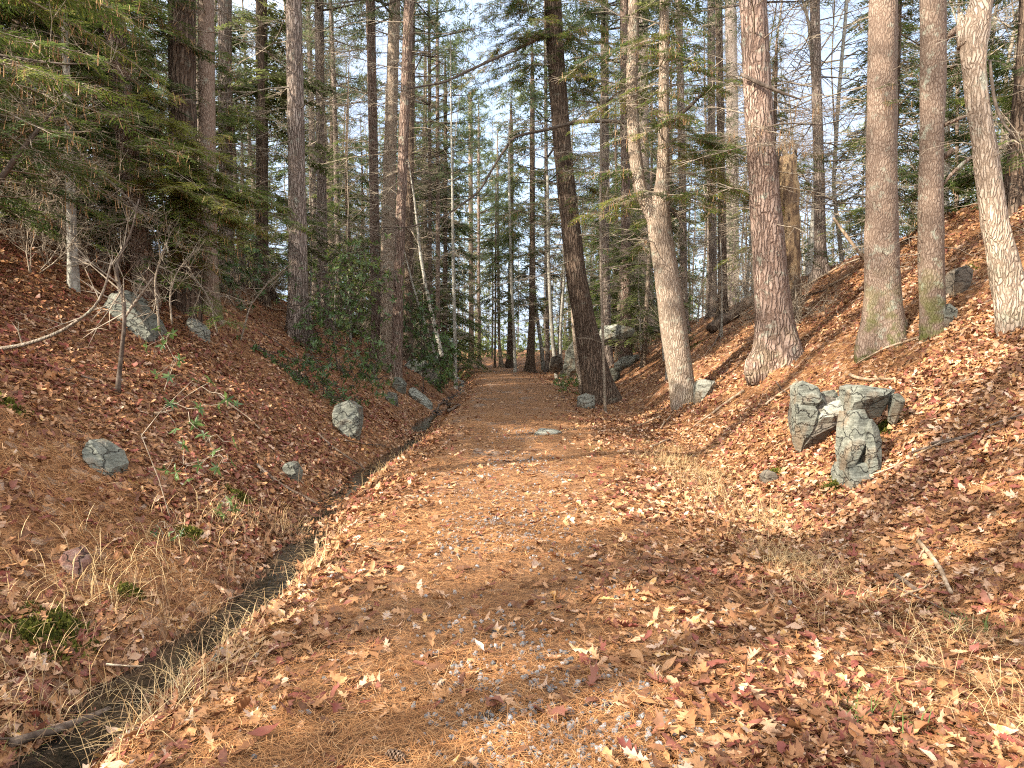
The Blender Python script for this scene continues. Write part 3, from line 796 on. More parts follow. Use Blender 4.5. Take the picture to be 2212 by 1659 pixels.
def hem_crown(seed, z0=1.2, H=15.0, R=2.6, n=100, far=True):
    rng = np.random.default_rng(seed); acc = Acc(); zs = z0 + (H - z0) * rng.random(n) ** 1.15
    L = R * (1.02 - (zs - z0) / (H - z0)) ** .65 * rng.uniform(.5, 1.1, n) + .32
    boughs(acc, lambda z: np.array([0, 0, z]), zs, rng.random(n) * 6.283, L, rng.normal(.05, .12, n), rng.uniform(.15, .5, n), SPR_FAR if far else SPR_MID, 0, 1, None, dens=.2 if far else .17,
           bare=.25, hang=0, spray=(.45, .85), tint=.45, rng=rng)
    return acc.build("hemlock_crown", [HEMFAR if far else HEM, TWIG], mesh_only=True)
def bare_tree(seed, H=16.0, r=.13, lean=.04, fork=.32):
    rng = np.random.default_rng(seed); acc = Acc(); sg = Segs(); fat = Acc()
    def grow(p, d, l, r, lvl):
        n = 4; pts = [p]; dd = d.copy()
        for _ in range(n):
            dd = norm(dd + rng.normal(0, .10 + .05 * lvl, 3) + np.array([0, 0, .05])); pts.append(pts[-1] + dd * l / n)
        pts = np.array(pts); r1 = r * (.62 if lvl < 5 else .4)
        sg.poly(pts, r, max(r1, .002))
        if lvl >= 5 or l < .22: return
        for k in range(rng.integers(3, 5) if lvl else 11):
            f = rng.uniform(.35, 1.0) if lvl else rng.uniform(.25, 1); q = np.array([np.interp(f * n, np.arange(n + 1), pts[:, i]) for i in range(3)])
            a = rng.random() * 6.283; side = norm(np.cross(dd, rng.normal(size=3)))
            nd_ = norm(dd * rng.uniform(.5, 1.1) + side * rng.uniform(.5, .95)); nl = l * rng.uniform(.42, .68) * (.55 if not lvl else 1)
            grow(q, nd_, nl, max(r * (1 - .55 * f) * .55, .0022), lvl + 1)
    z = np.linspace(-.3, H * fork, 22); x = lean * z + .06 * np.sin(z * .9 + seed); y = .05 * np.sin(z * .7 + 2 * seed)
    P = np.stack([x, y, z], -1); Rr = r * (1 - .45 * z / (H * fork)) + r * .5 * np.exp(-np.maximum(z, 0) / .3)
    V, F = tube(P, Rr, 10, .12, seed); fat.add(V, F, 0)
    grow(P[-1], norm(P[-1] - P[-3]), H * (1 - fork), Rr[-1], 0)
    for k in range(7):
        f = rng.integers(9, 21); a = rng.random() * 6.283
        grow(P[f], norm(np.array([math.cos(a), math.sin(a), .75])), H * .2 * rng.uniform(.5, 1), Rr[f] * .35, 2)
    sg.into(acc, 0)
    return fat.build("bare_trunk", [BARK_SMOOTH], mesh_only=True), acc.build("bare_crown", [TWIG], mesh_only=True)
def bare_crown(seed, H=6.0):
    rng = np.random.default_rng(seed); acc = Acc(); sg = Segs()
    def grow(p, d, l, r, lvl):
        pts = [p]; dd = d.copy()
        for _ in range(4): dd = norm(dd + rng.normal(0, .12, 3) + np.array([0, 0, .06])); pts.append(pts[-1] + dd * l / 4)
        pts = np.array(pts); sg.poly(pts, r, max(r * .5, .002))
        if lvl >= 4: return
        for k in range(12 if not lvl else rng.integers(2, 5)):
            f = rng.uniform(.15 if not lvl else .3, 1); q = np.array([np.interp(f * 4, np.arange(5), pts[:, i]) for i in range(3)])
            grow(q, norm(dd * rng.uniform(.4, 1) + norm(np.cross(dd, rng.normal(size=3))) * rng.uniform(.5, 1)), l * rng.uniform(.3, .5), max(r * .5, .002), lvl + 1)
    grow(np.zeros(3), np.array([0, 0, 1.0]), H, .018, 0); sg.into(acc, 0); return acc.build("bare_crown", [TWIG], mesh_only=True)
def bg_trunk(seed, H, r, mat, dead=64, z0=1.0, z1=12.0, name="far_trunk"):
    rng = np.random.default_rng(seed); acc = Acc(); z = np.linspace(-.4, H, 40)
    x = .02 * z * rng.normal() + .08 * np.sin(z * .35 + seed); y = .02 * z * rng.normal() + .08 * np.sin(z * .3 + 2 * seed)
    Rr = r * np.clip(1 - z / H, .04, 1) ** .75 + r * .4 * np.exp(-np.maximum(z, 0) / .3)
    V, F = tube(np.stack([x, y, z], -1), Rr, 12, .08, seed); acc.add(V, F, 0)
    sg = Segs(); dead_branches(sg, lambda q: np.array([np.interp(q, z, x), np.interp(q, z, y), q]), lambda q: np.interp(q, z, Rr), z0, z1, dead, (.4, 3.0), 6, rng, .12, .012)
    sg.into(acc, 1)
    return acc.build(name, [mat, TWIG], mesh_only=True)

PINE_CROWNS = [pine_crown(i) for i in (1, 2, 3)]
HEM_CROWNS = [hem_crown(i) for i in (4, 5, 6)]
MID_HEM = [hem_crown(i, .6, 11.5, 3.0, 120, False) for i in (14, 15, 16)]
def shrub_mesh(seed, H=1.7):
    rng = np.random.default_rng(seed); acc = Acc(); sg = Segs()
    def grow(p, d, l, r, lvl):
        pts = [p]; dd = d.copy()
        for _ in range(4): dd = norm(dd + rng.normal(0, .2, 3) + np.array([0, 0, .03])); pts.append(pts[-1] + dd * l / 4)
        pts = np.array(pts); sg.poly(pts, r, max(r * .5, .0018))
        if lvl >= 3: return
        for k in range(rng.integers(4, 7)):
            f = rng.uniform(.2, 1); q = np.array([np.interp(f * 4, np.arange(5), pts[:, i]) for i in range(3)])
            grow(q, norm(dd * rng.uniform(.3, 1) + norm(np.cross(dd, rng.normal(size=3))) * rng.uniform(.4, 1)), l * rng.uniform(.35, .6), max(r * .55, .002), lvl + 1)
    for k in range(6):
        a = rng.random() * 6.28; grow(np.array([.1 * math.cos(a), .1 * math.sin(a), -.05]), norm(np.array([math.cos(a) * .5, math.sin(a) * .5, 1])), H * rng.uniform(.4, .75), .009, 0)
    sg.into(acc, 0); return acc.build("bare_shrub", [TWIG], mesh_only=True)
SHRUBS = [shrub_mesh(i) for i in (41, 42, 43)]
BARE_CR = [bare_crown(i) for i in (31, 32)]
YOUNG_HEM = [hem_crown(i, .35, 5.5, 1.35, 46, False) for i in (7, 8)]
BARE = [bare_tree(i, H, r) for i, H, r in ((1, 17, .14), (2, 15, .11), (3, 18, .16), (4, 13, .055), (5, 12, .045))]
PINE_TRUNKS = [bg_trunk(i, 25, r, mt) for i, r, mt in ((1, .21, BARK_GREY), (2, .25, BARK_RED), (3, .18, BARK_GREY))]
HEM_TRUNKS = [bg_trunk(i, 16.5, r, mt, 14, .8, 6) for i, r, mt in ((4, .17, BARK_DARK), (5, .14, BARK_PALE), (6, .19, BARK_DARK))]
YOUNG_TRUNK = bg_trunk(9, 5.6, .035, BARK_THIN, 4, .3, 2)

# ------------------------------------------------------------------ the trees one can tell apart
LAND = []           # (label phrase, px, kind) of trees used as landmarks
DENS = 1.3
def tree(name, label, bark, line, Y=None, H=18.0, crown=None, crown_z=9.5, crown_s=1.0, dead=10, dz=(1.0, 9.0), dl=(.2, 1.4), flare=.6, k=16, lump=.10, group=None, cat="tree", extend=True, limbs=(), hem=None, phrase=None, leafmat=None):
    if Y is None: g = ground(line[0][0], line[0][1]); Y = g[1]
    P = []; Rr = []
    for i, (px, py, w) in enumerate(line):
        p = at_y(px, py, Y); P.append(p); Rr.append(w / 2 * depth(p) / FPX)
    gz = hgt(P[0][0], Y)
    if P[0][2] > gz + .02:
        b = P[0].copy(); d = P[0] - P[1]; b = P[0] + d / max(abs(d[2]), .05) * (P[0][2] - gz) if abs(d[0]) < abs(d[2]) else np.array([P[0][0], Y, gz]); b[1] = Y
        P.insert(0, b); Rr.insert(0, Rr[0] * 1.1)
    base = np.array([P[0][0], Y, hgt(P[0][0], Y)])
    P.insert(0, P[0] + (P[0] - P[1]) / max(np.linalg.norm(P[0] - P[1]), .01) * .35); Rr.insert(0, Rr[0])
    if extend and P[-1][2] - base[2] < H - .5:
        d = norm(P[-1] - P[-2]); d = norm(d * .6 + np.array([0, 0, .4])); top = base[2] + H
        d[1] += RNG.normal(0, .02)
        tt = np.linspace(0, 1, 6)[1:]; l = (top - P[-1][2]) / max(d[2], .3); r_ = Rr[-1]; p0 = P[-1]
        for t in tt: P.append(p0 + d * l * t); Rr.append(r_ * (1 - t) ** .8 + .015)
    P, Rr = resample(P, Rr, .22 if H > 5 else .15)
    P = sm(P, 3)
    hgt_ab = P[:, 2] - base[2]
    Rr = Rr * (1 + flare * np.exp(-np.maximum(hgt_ab, 0) / (.22 + Rr[0])))
    if crown is None and extend and k <= 8: crown, crown_z = BARE_CR[int(base[0] * 10) % 2], H * .55
    root = empty(name, base); tag(root, label, cat, group)
    acc = Acc(); V, F = tube(P, Rr, k, lump, int(base[0] * 7) % 50)
    # root flare lobes
    th = np.arctan2(V[:, 1] - base[1], V[:, 0] - base[0]); hh = np.maximum(V[:, 2] - base[2], 0)
    lob = flare * .8 * np.exp(-hh / .25) * np.cos(th * 4 + base[0])
    V[:, 0] += (V[:, 0] - base[0]) * lob * (hh < 1.2); V[:, 1] += (V[:, 1] - base[1]) * lob * (hh < 1.2)
    acc.add(V, F, 0)
    zc = P[:, 2]
    axis = lambda z: np.array([np.interp(z, zc, P[:, 0]), np.interp(z, zc, P[:, 1]), z])
    rad = lambda z: np.interp(z, zc, Rr)
    sg = Segs()
    if dead: dead_branches(sg, axis, rad, base[2] + dz[0], base[2] + dz[1], int(dead * 2.6), (dl[0], dl[1] * (1.6 if base[1] > 13 else 1.1)), 9, r=.011)
    for ln in limbs:      # limbs traced from the photograph: (px, py, width, depth offset)
        Q = np.array([at_y(a, b, Y + dy) for a, b, w, dy in ln]); q = [w / 2 * depth(c) / FPX for c, (a, b, w, dy) in zip(Q, ln)]
        Q, q = resample(Q, q, .12); Q = sm(Q, 2); V, F = tube(Q, np.array(q), 8, .1, 3); acc.add(V, F, 0 if ln[0][2] > 15 else 2)
        for _ in range(int(len(Q) * .35) if ln[-1][2] < 5 else 0):
            i_ = RNG.integers(len(Q) // 4, len(Q)); e = norm(Q[-1] - Q[0]) * RNG.uniform(.2, 1) + RNG.normal(0, .55, 3); e = norm(e) * RNG.uniform(.2, .9); m_ = Q[i_] + e * .5 + RNG.normal(0, .05, 3); sg.poly(np.array([Q[i_], m_, Q[i_] + e + RNG.normal(0, .05, 3)]), max(q[i_] * .4, .004), .002)
            for _ in range(3): sg.poly(np.array([m_, m_ + norm(e + RNG.normal(0, .5, 3)) * RNG.uniform(.1, .4)]), .003, .0015)
    sg.into(acc, 1)
    acc.build("trunk", [bark, TWIG, TWIG_DARK if bark is not BARK_TAN else BARK_TAN], root, base)
    cr = Acc()
    if hem:
        for h in hem:
            n = int(h['n'] * DENS); zz_ = (at_y(line[0][0], h['py'][1], Y)[2], at_y(line[0][0], h['py'][0], Y)[2]) if 'py' in h else (base[2] + h['z'][0], base[2] + h['z'][1]); zs = RNG.uniform(*zz_, n); az = RNG.uniform(*h.get('az', (0, 6.283)), n)
            L = RNG.uniform(*h.get('L', (1.2, 2.6)), n) * (1.15 - .5 * (zs - base[2]) / max(H, 1))
            boughs(cr, axis, zs, az, L, RNG.normal(h.get('up', .08), .15, n), RNG.uniform(*h.get('droop', (.15, .5)), n), h.get('tm', SPR_NEAR), 0, 1, 2, dens=h.get('dens', .13), bare=h.get('bare', .2), hang=h.get('hang', .5),
                   r0=h.get('r0', .014), spray=h.get('spray', (.32, .6)), tint=h.get('tint', .5), leafy=h.get('leafy', .25))
        cr.build("crown", [leafmat or HEM, TWIG, HANG], root, base, smooth=False)
    if crown is not None:
        c = mesh_child("crown" if not hem else "upper_crown", crown, root); o = axis(base[2] + crown_z) - base
        ch = {'pine': 13.0, 'heml': 15.0, 'youn': 5.5, 'bare': 6.0}[crown.name[:4] if not crown.name.startswith('hemlock_crown.00') or True else 'heml']
        sx = (H - crown_z + .5) / ch
        c.location = o; c.scale = (sx * (.8 if crown.name[:4] == 'heml' else 1),) * 2 + (sx,); c.rotation_euler = (0, 0, RNG.random() * 6.28)
    LAND.append((phrase, line[-1][0] * .3 + line[0][0] * .7, base[1], root))
    return root, axis, base

PC = PINE_CROWNS
# across the trail from the ditch: the sunlit bank
tree("hemlock_tree", "dark trunked hemlock leaning over the trail edge", BARK_DARK, [(1300, 872, 66), (1262, 690, 46), (1245, 600, 44), (1225, 420, 41), (1213, 300, 39), (1200, 120, 38), (1194, 0, 37)], H=17, crown=HEM_CROWNS[0], crown_z=8.5, crown_s=.62,
     dead=16, dz=(3, 9), dl=(.6, 2.2), lump=.07, flare=.4, phrase="leaning dark hemlock",
     hem=[dict(n=20, py=(-60, 210), L=(1.4, 2.8), tint=.62, hang=1, bare=.3), dict(n=10, py=(-60, 150), az=(2.3, 3.9), L=(1.8, 3.2), tint=.62, hang=1), dict(n=14, py=(330, 560), L=(.8, 2.0), tint=.5, hang=.8, bare=.45, droop=(.2, .5))],
     limbs=[[(1372, 272, 9, -.2), (1340, 262, 8, -.5), (1250, 262, 9, -.6), (1180, 280, 7, -.7), (1110, 295, 6, -.9), (1075, 345, 5, -1), (1035, 415, 4.5, -1.1), (960, 468, 4, -1.2), (880, 492, 3, -1.3), (790, 490, 1.5, -1.5)], [(1196, 60, 10, 0), (1150, 90, 8, -.5), (1050, 135, 6, -1), (960, 178, 5, -1.4), (880, 192, 4, -1.6)]])
tree("hemlock_tree", "pale barked hemlock forking into two stems above the trail", BARK_PALE, [(1478, 872, 50), (1456, 715, 56), (1437, 570, 50), (1420, 470, 50), (1432, 400, 30), (1434, 300, 24), (1434, 150, 22), (1435, 0, 20)], H=15, crown=HEM_CROWNS[1], crown_z=7.5, crown_s=.6,
     dead=10, dz=(3, 8), dl=(.4, 1.6), flare=.25, phrase="pale forked hemlock", hem=[dict(n=26, py=(40, 470), L=(1.0, 2.4), tint=.6, hang=1, bare=.35), dict(n=9, py=(250, 440), az=(-1.0, .6), L=(1.4, 2.4), tint=.62, hang=.8)],
     limbs=[[(1418, 480, 40, 0), (1400, 445, 32, 0), (1383, 415, 29, .1), (1371, 330, 28, .15), (1368, 260, 27, .2), (1363, 200, 26, .2), (1368, 100, 25, .3), (1369, 0, 24, .3), (1372, -160, 20, .4)],
            [(1436, 275, 9, 0), (1480, 240, 8, -.1), (1520, 200, 6, -.2), (1545, 180, 3, -.3)], [(1445, 450, 6, 0), (1476, 480, 5, 0), (1480, 520, 4, -.2)]])
tree("pine_tree", "thick pine with reddish upper bark and lichen grey foot", BARK_RED, [(1682, 782, 84), (1672, 690, 72), (1662, 560, 68), (1652, 430, 62), (1640, 250, 58), (1626, 0, 54)], H=24, crown=PC[0], crown_z=11, dead=8, dz=(2.5, 8), dl=(.3, 1.5), flare=.5, k=24, phrase="thick reddish pine", hem=[dict(n=5, py=(250, 340), az=(-2.6, -.4), L=(.7, 1.5), bare=1.0, hang=.6, dens=.09)],
     limbs=[[(1600, 160, 7, -.2), (1640, 180, 9, -.35), (1700, 205, 6, -.5), (1730, 215, 3, -.6)], [(1640, 280, 5, -.2), (1690, 265, 4, -.4), (1780, 270, 2, -.6)]])
tree("pine_snag", "broken topped dead snag behind the thick reddish pine", ROTWOOD, [(1718, 690, 26), (1712, 560, 32), (1706, 450, 38), (1702, 380, 42), (1700, 352, 42), (1699, 338, 36)], limbs=[[(1684, 360, 14, 0), (1682, 335, 10, 0), (1681, 318, 2, 0)], [(1700, 350, 20, .05), (1696, 330, 13, .05), (1692, 322, 5, .05)], [(1716, 360, 12, 0), (1718, 330, 8, 0), (1720, 312, 2, 0)]], H=4, extend=False, dead=7, dz=(1.5, 4), dl=(.2, .7), flare=.3, lump=.35, cat="dead tree", phrase="broken snag", k=12)
tree("pine_tree", "tall straight tan pine with mossy foot on the open bank", BARK_TAN, [(1910, 735, 76), (1906, 640, 67), (1904, 500, 64), (1905, 300, 60), (1907, 0, 57)], H=22, crown=PC[1], crown_z=10.5, dead=12, dz=(1.0, 7), dl=(.1, .7), flare=.4, k=24, phrase="straight tan pine",
     hem=[dict(n=2, z=(3.0, 4.6), az=(-2.2, -1.2), L=(.4, .6), spray=(.15, .3))])
tree("pine_tree", "tan pine with orange torn bark scar and broken branch stubs", BARK_TAN, [(2017, 718, 52), (2012, 620, 49), (2010, 500, 49), (2012, 350, 47), (2016, 150, 50), (2015, 0, 51)], H=21, crown=PC[2], crown_z=10, dead=14, dz=(1.0, 6), dl=(.1, .55), flare=.15, k=18, phrase="scarred tan pine",
     limbs=[[(2030, 95, 13, 0), (2060, 65, 14, -.1), (2092, 42, 15, -.2)], [(2035, 400, 7, -.05), (2075, 350, 8, -.1), (2105, 335, 6, -.15)], [(2040, 270, 8, -.1), (2080, 255, 6, -.15), (2110, 240, 4, -.2)], [(2034, 345, 10, .0), (2060, 320, 11, -.1)]])
tree("hemlock_tree", "crooked knobby trunk at the picture edge beside the scarred pine", BARK_PALE, [(2190, 705, 62), (2180, 600, 62), (2152, 500, 52), (2132, 350, 46), (2115, 250, 41), (2102, 150, 45), (2098, 70, 58), (2122, 0, 42)], H=12, crown=HEM_CROWNS[2], crown_z=6, crown_s=.6, dead=12, dz=(.8, 5), dl=(.1, .8), flare=.1, lump=.28, k=16, phrase="crooked knobby trunk",
     limbs=[[(2138, 130, 6, -.05), (2142, 180, 7, -.1), (2150, 230, 7, -.12), (2165, 270, 5, -.2), (2205, 310, 3, -.3)], [(2086, 100, 34, 0), (2080, 60, 26, .05), (2074, 30, 10, .1)], [(2130, 10, 26, .1), (2142, -60, 26, .2), (2150, -160, 22, .3)]])
tree("pine_tree", "slim grey pine rising from the top of the sunlit bank", BARK_GREY, [(1580, 660, 32), (1582, 500, 27), (1582, 250, 25), (1578, 0, 24)], H=24, crown=PC[0], crown_z=11, dead=22, dz=(2, 12), dl=(.4, 2), phrase="slim grey bank top pine")
tree("pine_tree", "pair partner pine with darker bark close by the slim grey one", BARK_DARK, [(1561, 640, 20), (1560, 480, 17), (1556, 250, 16), (1552, 0, 15)], Y=24, H=22, crown=PC[1], crown_z=12, dead=14, dz=(2, 11), dl=(.4, 1.6))
tree("pine_tree", "narrow brown pine seen through the forked hemlock's boughs", BARK_GREY, [(1540, 600, 17), (1537, 300, 17), (1536, 0, 16)], Y=29, H=24, crown=PC[2], crown_z=13, dead=20, dz=(2, 12), dl=(.4, 2))
tree("pine_tree", "grey pine standing straight behind the forked hemlock", BARK_GREY, [(1478, 700, 17), (1474, 400, 16), (1466, 0, 15)], Y=27, H=23, crown=PC[0], crown_z=12, dead=16, dz=(2, 12), dl=(.4, 2))
tree("pine_tree", "sunlit grey pine on the bank top above the pale ledge", BARK_GREY, [(1309, 692, 22), (1307, 560, 19), (1306, 300, 18), (1306, 0, 17)], Y=30, H=24, crown=PC[1], crown_z=11, dead=22, dz=(2, 12), dl=(.4, 2), phrase="grey pine above the pale ledge")
tree("pine_tree", "brown pine beside the pale ledge with orange litter round it", BARK_RED, [(1352, 690, 24), (1352, 560, 21), (1350, 300, 19), (1348, 0, 18)], Y=28, H=24, crown=PC[2], crown_z=11, dead=22, dz=(2, 12), dl=(.4, 2))
tree("pine_tree", "rough grey pine with mossy flared foot on the bank shoulder", BARK_GREY, [(1397, 722, 38), (1394, 600, 30), (1390, 400, 27), (1386, 0, 24)], H=24, crown=PC[0], crown_z=11, dead=20, dz=(2, 11), dl=(.4, 2), phrase="rough grey shoulder pine")
tree("hemlock_sapling", "thin bare stem just behind the leaning dark hemlock", BARK_THIN, [(1303, 750, 6), (1298, 600, 6), (1297, 400, 5), (1299, 200, 4)], Y=17.5, H=8, dead=9, dz=(1.5, 7), dl=(.2, .9), flare=.1, k=8, cat="sapling")
tree("birch_sapling", "pale yellowish sapling bowing beside the trail bend", BARK_SMOOTH, [(1203, 818, 9), (1194, 740, 8.5), (1188, 640, 8), (1185, 560, 7.5), (1183, 380, 6)], H=9, dead=8, dz=(3, 8), dl=(.4, 1.6), flare=.2, k=8, cat="sapling", phrase="pale bowing sapling")
tree("birch_sapling", "crooked pale sapling next to the bowing one", BARK_SMOOTH, [(1214, 818, 7), (1210, 730, 6.5), (1214, 660, 6), (1219, 600, 5.5), (1216, 480, 4)], H=7, dead=7, dz=(2, 6), dl=(.3, 1.2), flare=.2, k=8, cat="sapling")
tree("birch_sapling", "ragged peeling sapling touching the leaning hemlock's foot", BARK_PALE, [(1257, 852, 12), (1246, 780, 10), (1238, 700, 8), (1236, 600, 6), (1228, 480, 4)], H=8, dead=8, dz=(1.5, 7), dl=(.3, 1.2), flare=.2, lump=.3, k=8, cat="sapling")
tree("maple_sapling", "grey curving sapling at the foot of the rock cut", BARK_SMOOTH, [(1174, 800, 9), (1168, 740, 8), (1158, 670, 7), (1153, 610, 6), (1145, 480, 4)], H=10, dead=9, dz=(3, 9), dl=(.4, 1.6), flare=.2, k=8, cat="sapling")
tree("pine_tree", "brown trunk at the rock cut behind the curving sapling", BARK_GREY, [(1183, 780, 10), (1182, 650, 8), (1180, 400, 8), (1178, 0, 7)], Y=42, H=24, crown=PC[1], crown_z=9, dead=22, dz=(3, 12), dl=(.5, 2))
tree("hemlock_tree", "dark flared trunk where the trail bends out of sight", BARK_DARK, [(1146, 772, 17), (1149, 680, 13), (1150, 500, 12), (1150, 200, 10)], Y=42, H=20, crown=HEM_CROWNS[1], crown_z=2.5, dead=14, dz=(1, 7), dl=(.5, 2), phrase="dark flared trunk at the bend")
tree("pine_sapling", "thin pale trunk standing in the trail bend", BARK_SMOOTH, [(1113, 796, 7), (1110, 720, 6), (1104, 600, 6), (1100, 420, 5)], Y=40, H=14, crown=YOUNG_HEM[0], crown_z=6.5, dead=14, dz=(2, 8), dl=(.4, 1.6), flare=.2, k=8, cat="tree")
tree("hemlock_tree", "black hemlock trunk beyond the bend, thickest of those at its end", BARK_DARK, [(1102, 780, 15), (1103, 700, 13), (1104, 560, 12), (1104, 300, 10)], Y=52, H=20, crown=HEM_CROWNS[0], crown_z=3, dead=14, dz=(1, 8), dl=(.5, 2))
tree("hemlock_tree", "brown curved trunk at the end of the visible trail", BARK_PALE, [(1083, 788, 8), (1078, 740, 6.5), (1077, 640, 6), (1075, 400, 5)], Y=50, H=17, crown=HEM_CROWNS[2], crown_z=3, dead=12, dz=(1, 8), dl=(.5, 2))
tree("hemlock_sapling", "needle thin dark stem at the end of the visible trail", BARK_DARK, [(1069, 792, 4.5), (1070, 700, 4), (1071, 500, 3.5)], Y=48, H=13, crown=YOUNG_HEM[1], crown_z=6, dead=12, dz=(1, 8), dl=(.4, 1.4), k=8, cat="sapling")
tree("pine_tree", "pale sunlit pine straight beyond the trail's end", BARK_TAN, [(1018, 786, 13), (1018, 720, 11), (1017, 500, 10), (1016, 200, 9)], Y=62, H=24, crown=PC[0], crown_z=9, dead=20, dz=(3, 12), dl=(.5, 2), phrase="pale pine beyond the trail's end")
tree("pine_tree", "slim brown pine beside the pale one beyond the trail's end", BARK_RED, [(1035, 788, 8), (1035, 700, 6.5), (1034, 500, 6), (1034, 300, 5)], Y=58, H=22, crown=PC[1], crown_z=8, dead=16, dz=(3, 12), dl=(.5, 2))
# the ditch bank
tree("pine_tree", "dark furrowed pine standing alone on the ditch bank slope", BARK_GREY, [(645, 728, 50), (644, 650, 42), (643, 500, 39), (640, 300, 36), (634, 0, 32)], H=23, crown=PC[1], crown_z=10.5, dead=14, dz=(2.5, 9), dl=(.3, 1.6), flare=.3, k=18, phrase="lone dark pine of the ditch bank")
tree("pine_tree", "sun dappled pine, foremost of three close to the ditch", BARK_PALE, [(836, 798, 42), (838, 700, 33), (838, 550, 31), (842, 350, 28), (848, 150, 25), (853, 0, 24)], H=23, crown=PC[2], crown_z=11.5, dead=24, dz=(2.5, 11), dl=(.3, 1.8), flare=.15, k=18, phrase="dappled pine by the ditch")
tree("pine_tree", "slimmer pine touching the dappled one by the ditch", BARK_RED, [(856, 806, 26), (860, 650, 21), (866, 450, 21), (876, 200, 22), (884, 0, 22)], Y=21.5, H=23, crown=PC[0], crown_z=11.5, dead=22, dz=(3, 11), dl=(.3, 1.8), flare=.15)
tree("pine_tree", "pinkish pine just behind the dappled one by the ditch", BARK_RED, [(812, 650, 22), (810, 520, 21), (806, 300, 20), (800, 0, 20)], Y=24, H=23, crown=PC[1], crown_z=12, dead=22, dz=(3, 11), dl=(.3, 1.8))
tree("pine_tree", "deep brown pine farther along behind the three by the ditch", BARK_DARK, [(883, 625, 19), (885, 450, 17), (888, 200, 15), (890, 0, 14)], Y=30, H=24, crown=PC[2], crown_z=12, dead=20, dz=(3, 12), dl=(.4, 2))
tree("pine_tree", "massive dark brown pine, wider of the twin on the ditch bank", BARK_DARK, [(398, 670, 62), (397, 500, 57), (395, 300, 56), (393, 0, 55)], H=24, crown=PC[0], crown_z=10, dead=8, dz=(2.5, 8), dl=(.2, 1.2), flare=.15, k=20, phrase="massive twin pine")
tree("pine_tree", "narrower of the twin pine on the ditch bank, lit orange", BARK_TAN, [(455, 684, 42), (451, 550, 35), (448, 300, 34), (445, 0, 33)], H=23, crown=PC[2], crown_z=10.5, dead=12, dz=(2.5, 8), dl=(.2, 1.4), flare=.2, k=18, phrase="narrower twin pine")
tree("pine_tree", "smooth grey pine standing beyond the massive twin", BARK_GREY, [(490, 600, 31), (487, 320, 29), (485, 0, 29)], Y=20, H=24, crown=PC[1], crown_z=12, dead=12, dz=(3, 10), dl=(.3, 1.6))
tree("pine_tree", "dark pine in the gap between the twin and the lone one", BARK_DARK, [(566, 560, 26), (566, 300, 25), (565, 0, 24)], Y=22, H=23, crown=PC[0], crown_z=12, dead=16, dz=(3, 10), dl=(.3, 1.6))
tree("pine_tree", "brown pine between the lone dark one and the ditch trio", BARK_GREY, [(697, 560, 22), (693, 300, 20), (689, 0, 19)], Y=25, H=24, crown=PC[2], crown_z=11, dead=24, dz=(3, 12), dl=(.3, 2))
tree("hemlock_tree", "leaning scaly trunk hung about with hemlock boughs", BARK_RED, [(318, 640, 44), (290, 450, 43), (268, 250, 43), (252, 100, 42), (244, 0, 41)], H=17, crown=HEM_CROWNS[1], crown_z=8, crown_s=.6, dead=8, dz=(2, 6), dl=(.3, 1.4), flare=.15, phrase="scaly hemlock in the boughs",
     hem=[dict(n=16, z=(2.6, 6.5), az=(-2.6, .4), L=(1.0, 2.2), tint=.5, hang=.7), dict(n=16, py=(235, 430), az=(-.75, .25), L=(1.3, 2.7), tint=.85, hang=.3, dens=.11, bare=.12, up=.0), dict(n=8, py=(400, 560), az=(-.9, .3), L=(1.0, 2.0), tint=.72, hang=1), dict(n=10, z=(1.2, 3), az=(-2.8, -.3), L=(.8, 1.8), tint=.35, bare=.6)])
tree("hemlock_sapling", "slim lichen spotted sapling alone on the open ditch bank", BARK_SMOOTH, [(159, 622, 22), (155, 500, 19), (151, 340, 18), (146, 200, 15), (140, 80, 13)], H=9, dead=10, dz=(1.5, 6), dl=(.3, 1.2), flare=.2, k=12, cat="tree", phrase="lichen spotted sapling", limbs=[[(152, 300, 6, 0), (200, 360, 5.5, -.2), (277, 427, 4.5, -.4), (300, 457, 3.5, -.5), (340, 480, 1.5, -.6)], [(150, 330, 5, 0), (115, 250, 4.5, -.2), (83, 197, 4, -.4), (30, 160, 2, -.5)]], hem=[dict(n=16, z=(1.9, 5.5), L=(.7, 1.7), tint=.42, hang=.6, bare=.4)])
tree("hemlock_tree", "shaggy hemlock whose trunk shows among the topmost boughs", BARK_PALE, [(130, 560, 20), (134, 250, 18), (128, 30, 17)], Y=14, H=14, crown=HEM_CROWNS[2], crown_z=7, crown_s=.6, dead=10, dz=(2, 7), dl=(.3, 1.4), limbs=[[(130, 130, 12, 0), (160, 105, 11, -.2), (197, 80, 10, -.4), (250, 38, 10, -.5), (300, 0, 9, -.6), (360, -50, 5, -.7)], [(132, 140, 7, 0), (100, 175, 6, -.2), (55, 220, 4, -.4)]], hem=[dict(n=34, z=(1.5, 7.5), L=(1.2, 2.6), tint=.42, hang=.5)])
def off_hemlock(x, y, label, H, hem, r=.13, bark=BARK_DARK, crown=1, cz=7.5, limbs=()):
    z = hgt(x, y); p = [project((x, y, z)), project((x + .1, y, z + 3)), project((x + .1, y, z + 6))]
    w = 2 * r * FPX / y
    return tree("hemlock_tree", label, bark, [(p[0][0], p[0][1], w * 1.1), (p[1][0], p[1][1], w * .9), (p[2][0], p[2][1], w * .75)], Y=y, H=H, crown=HEM_CROWNS[crown], crown_z=cz, crown_s=.65, dead=14, dz=(.8, 6), dl=(.4, 1.8), hem=hem, limbs=limbs)
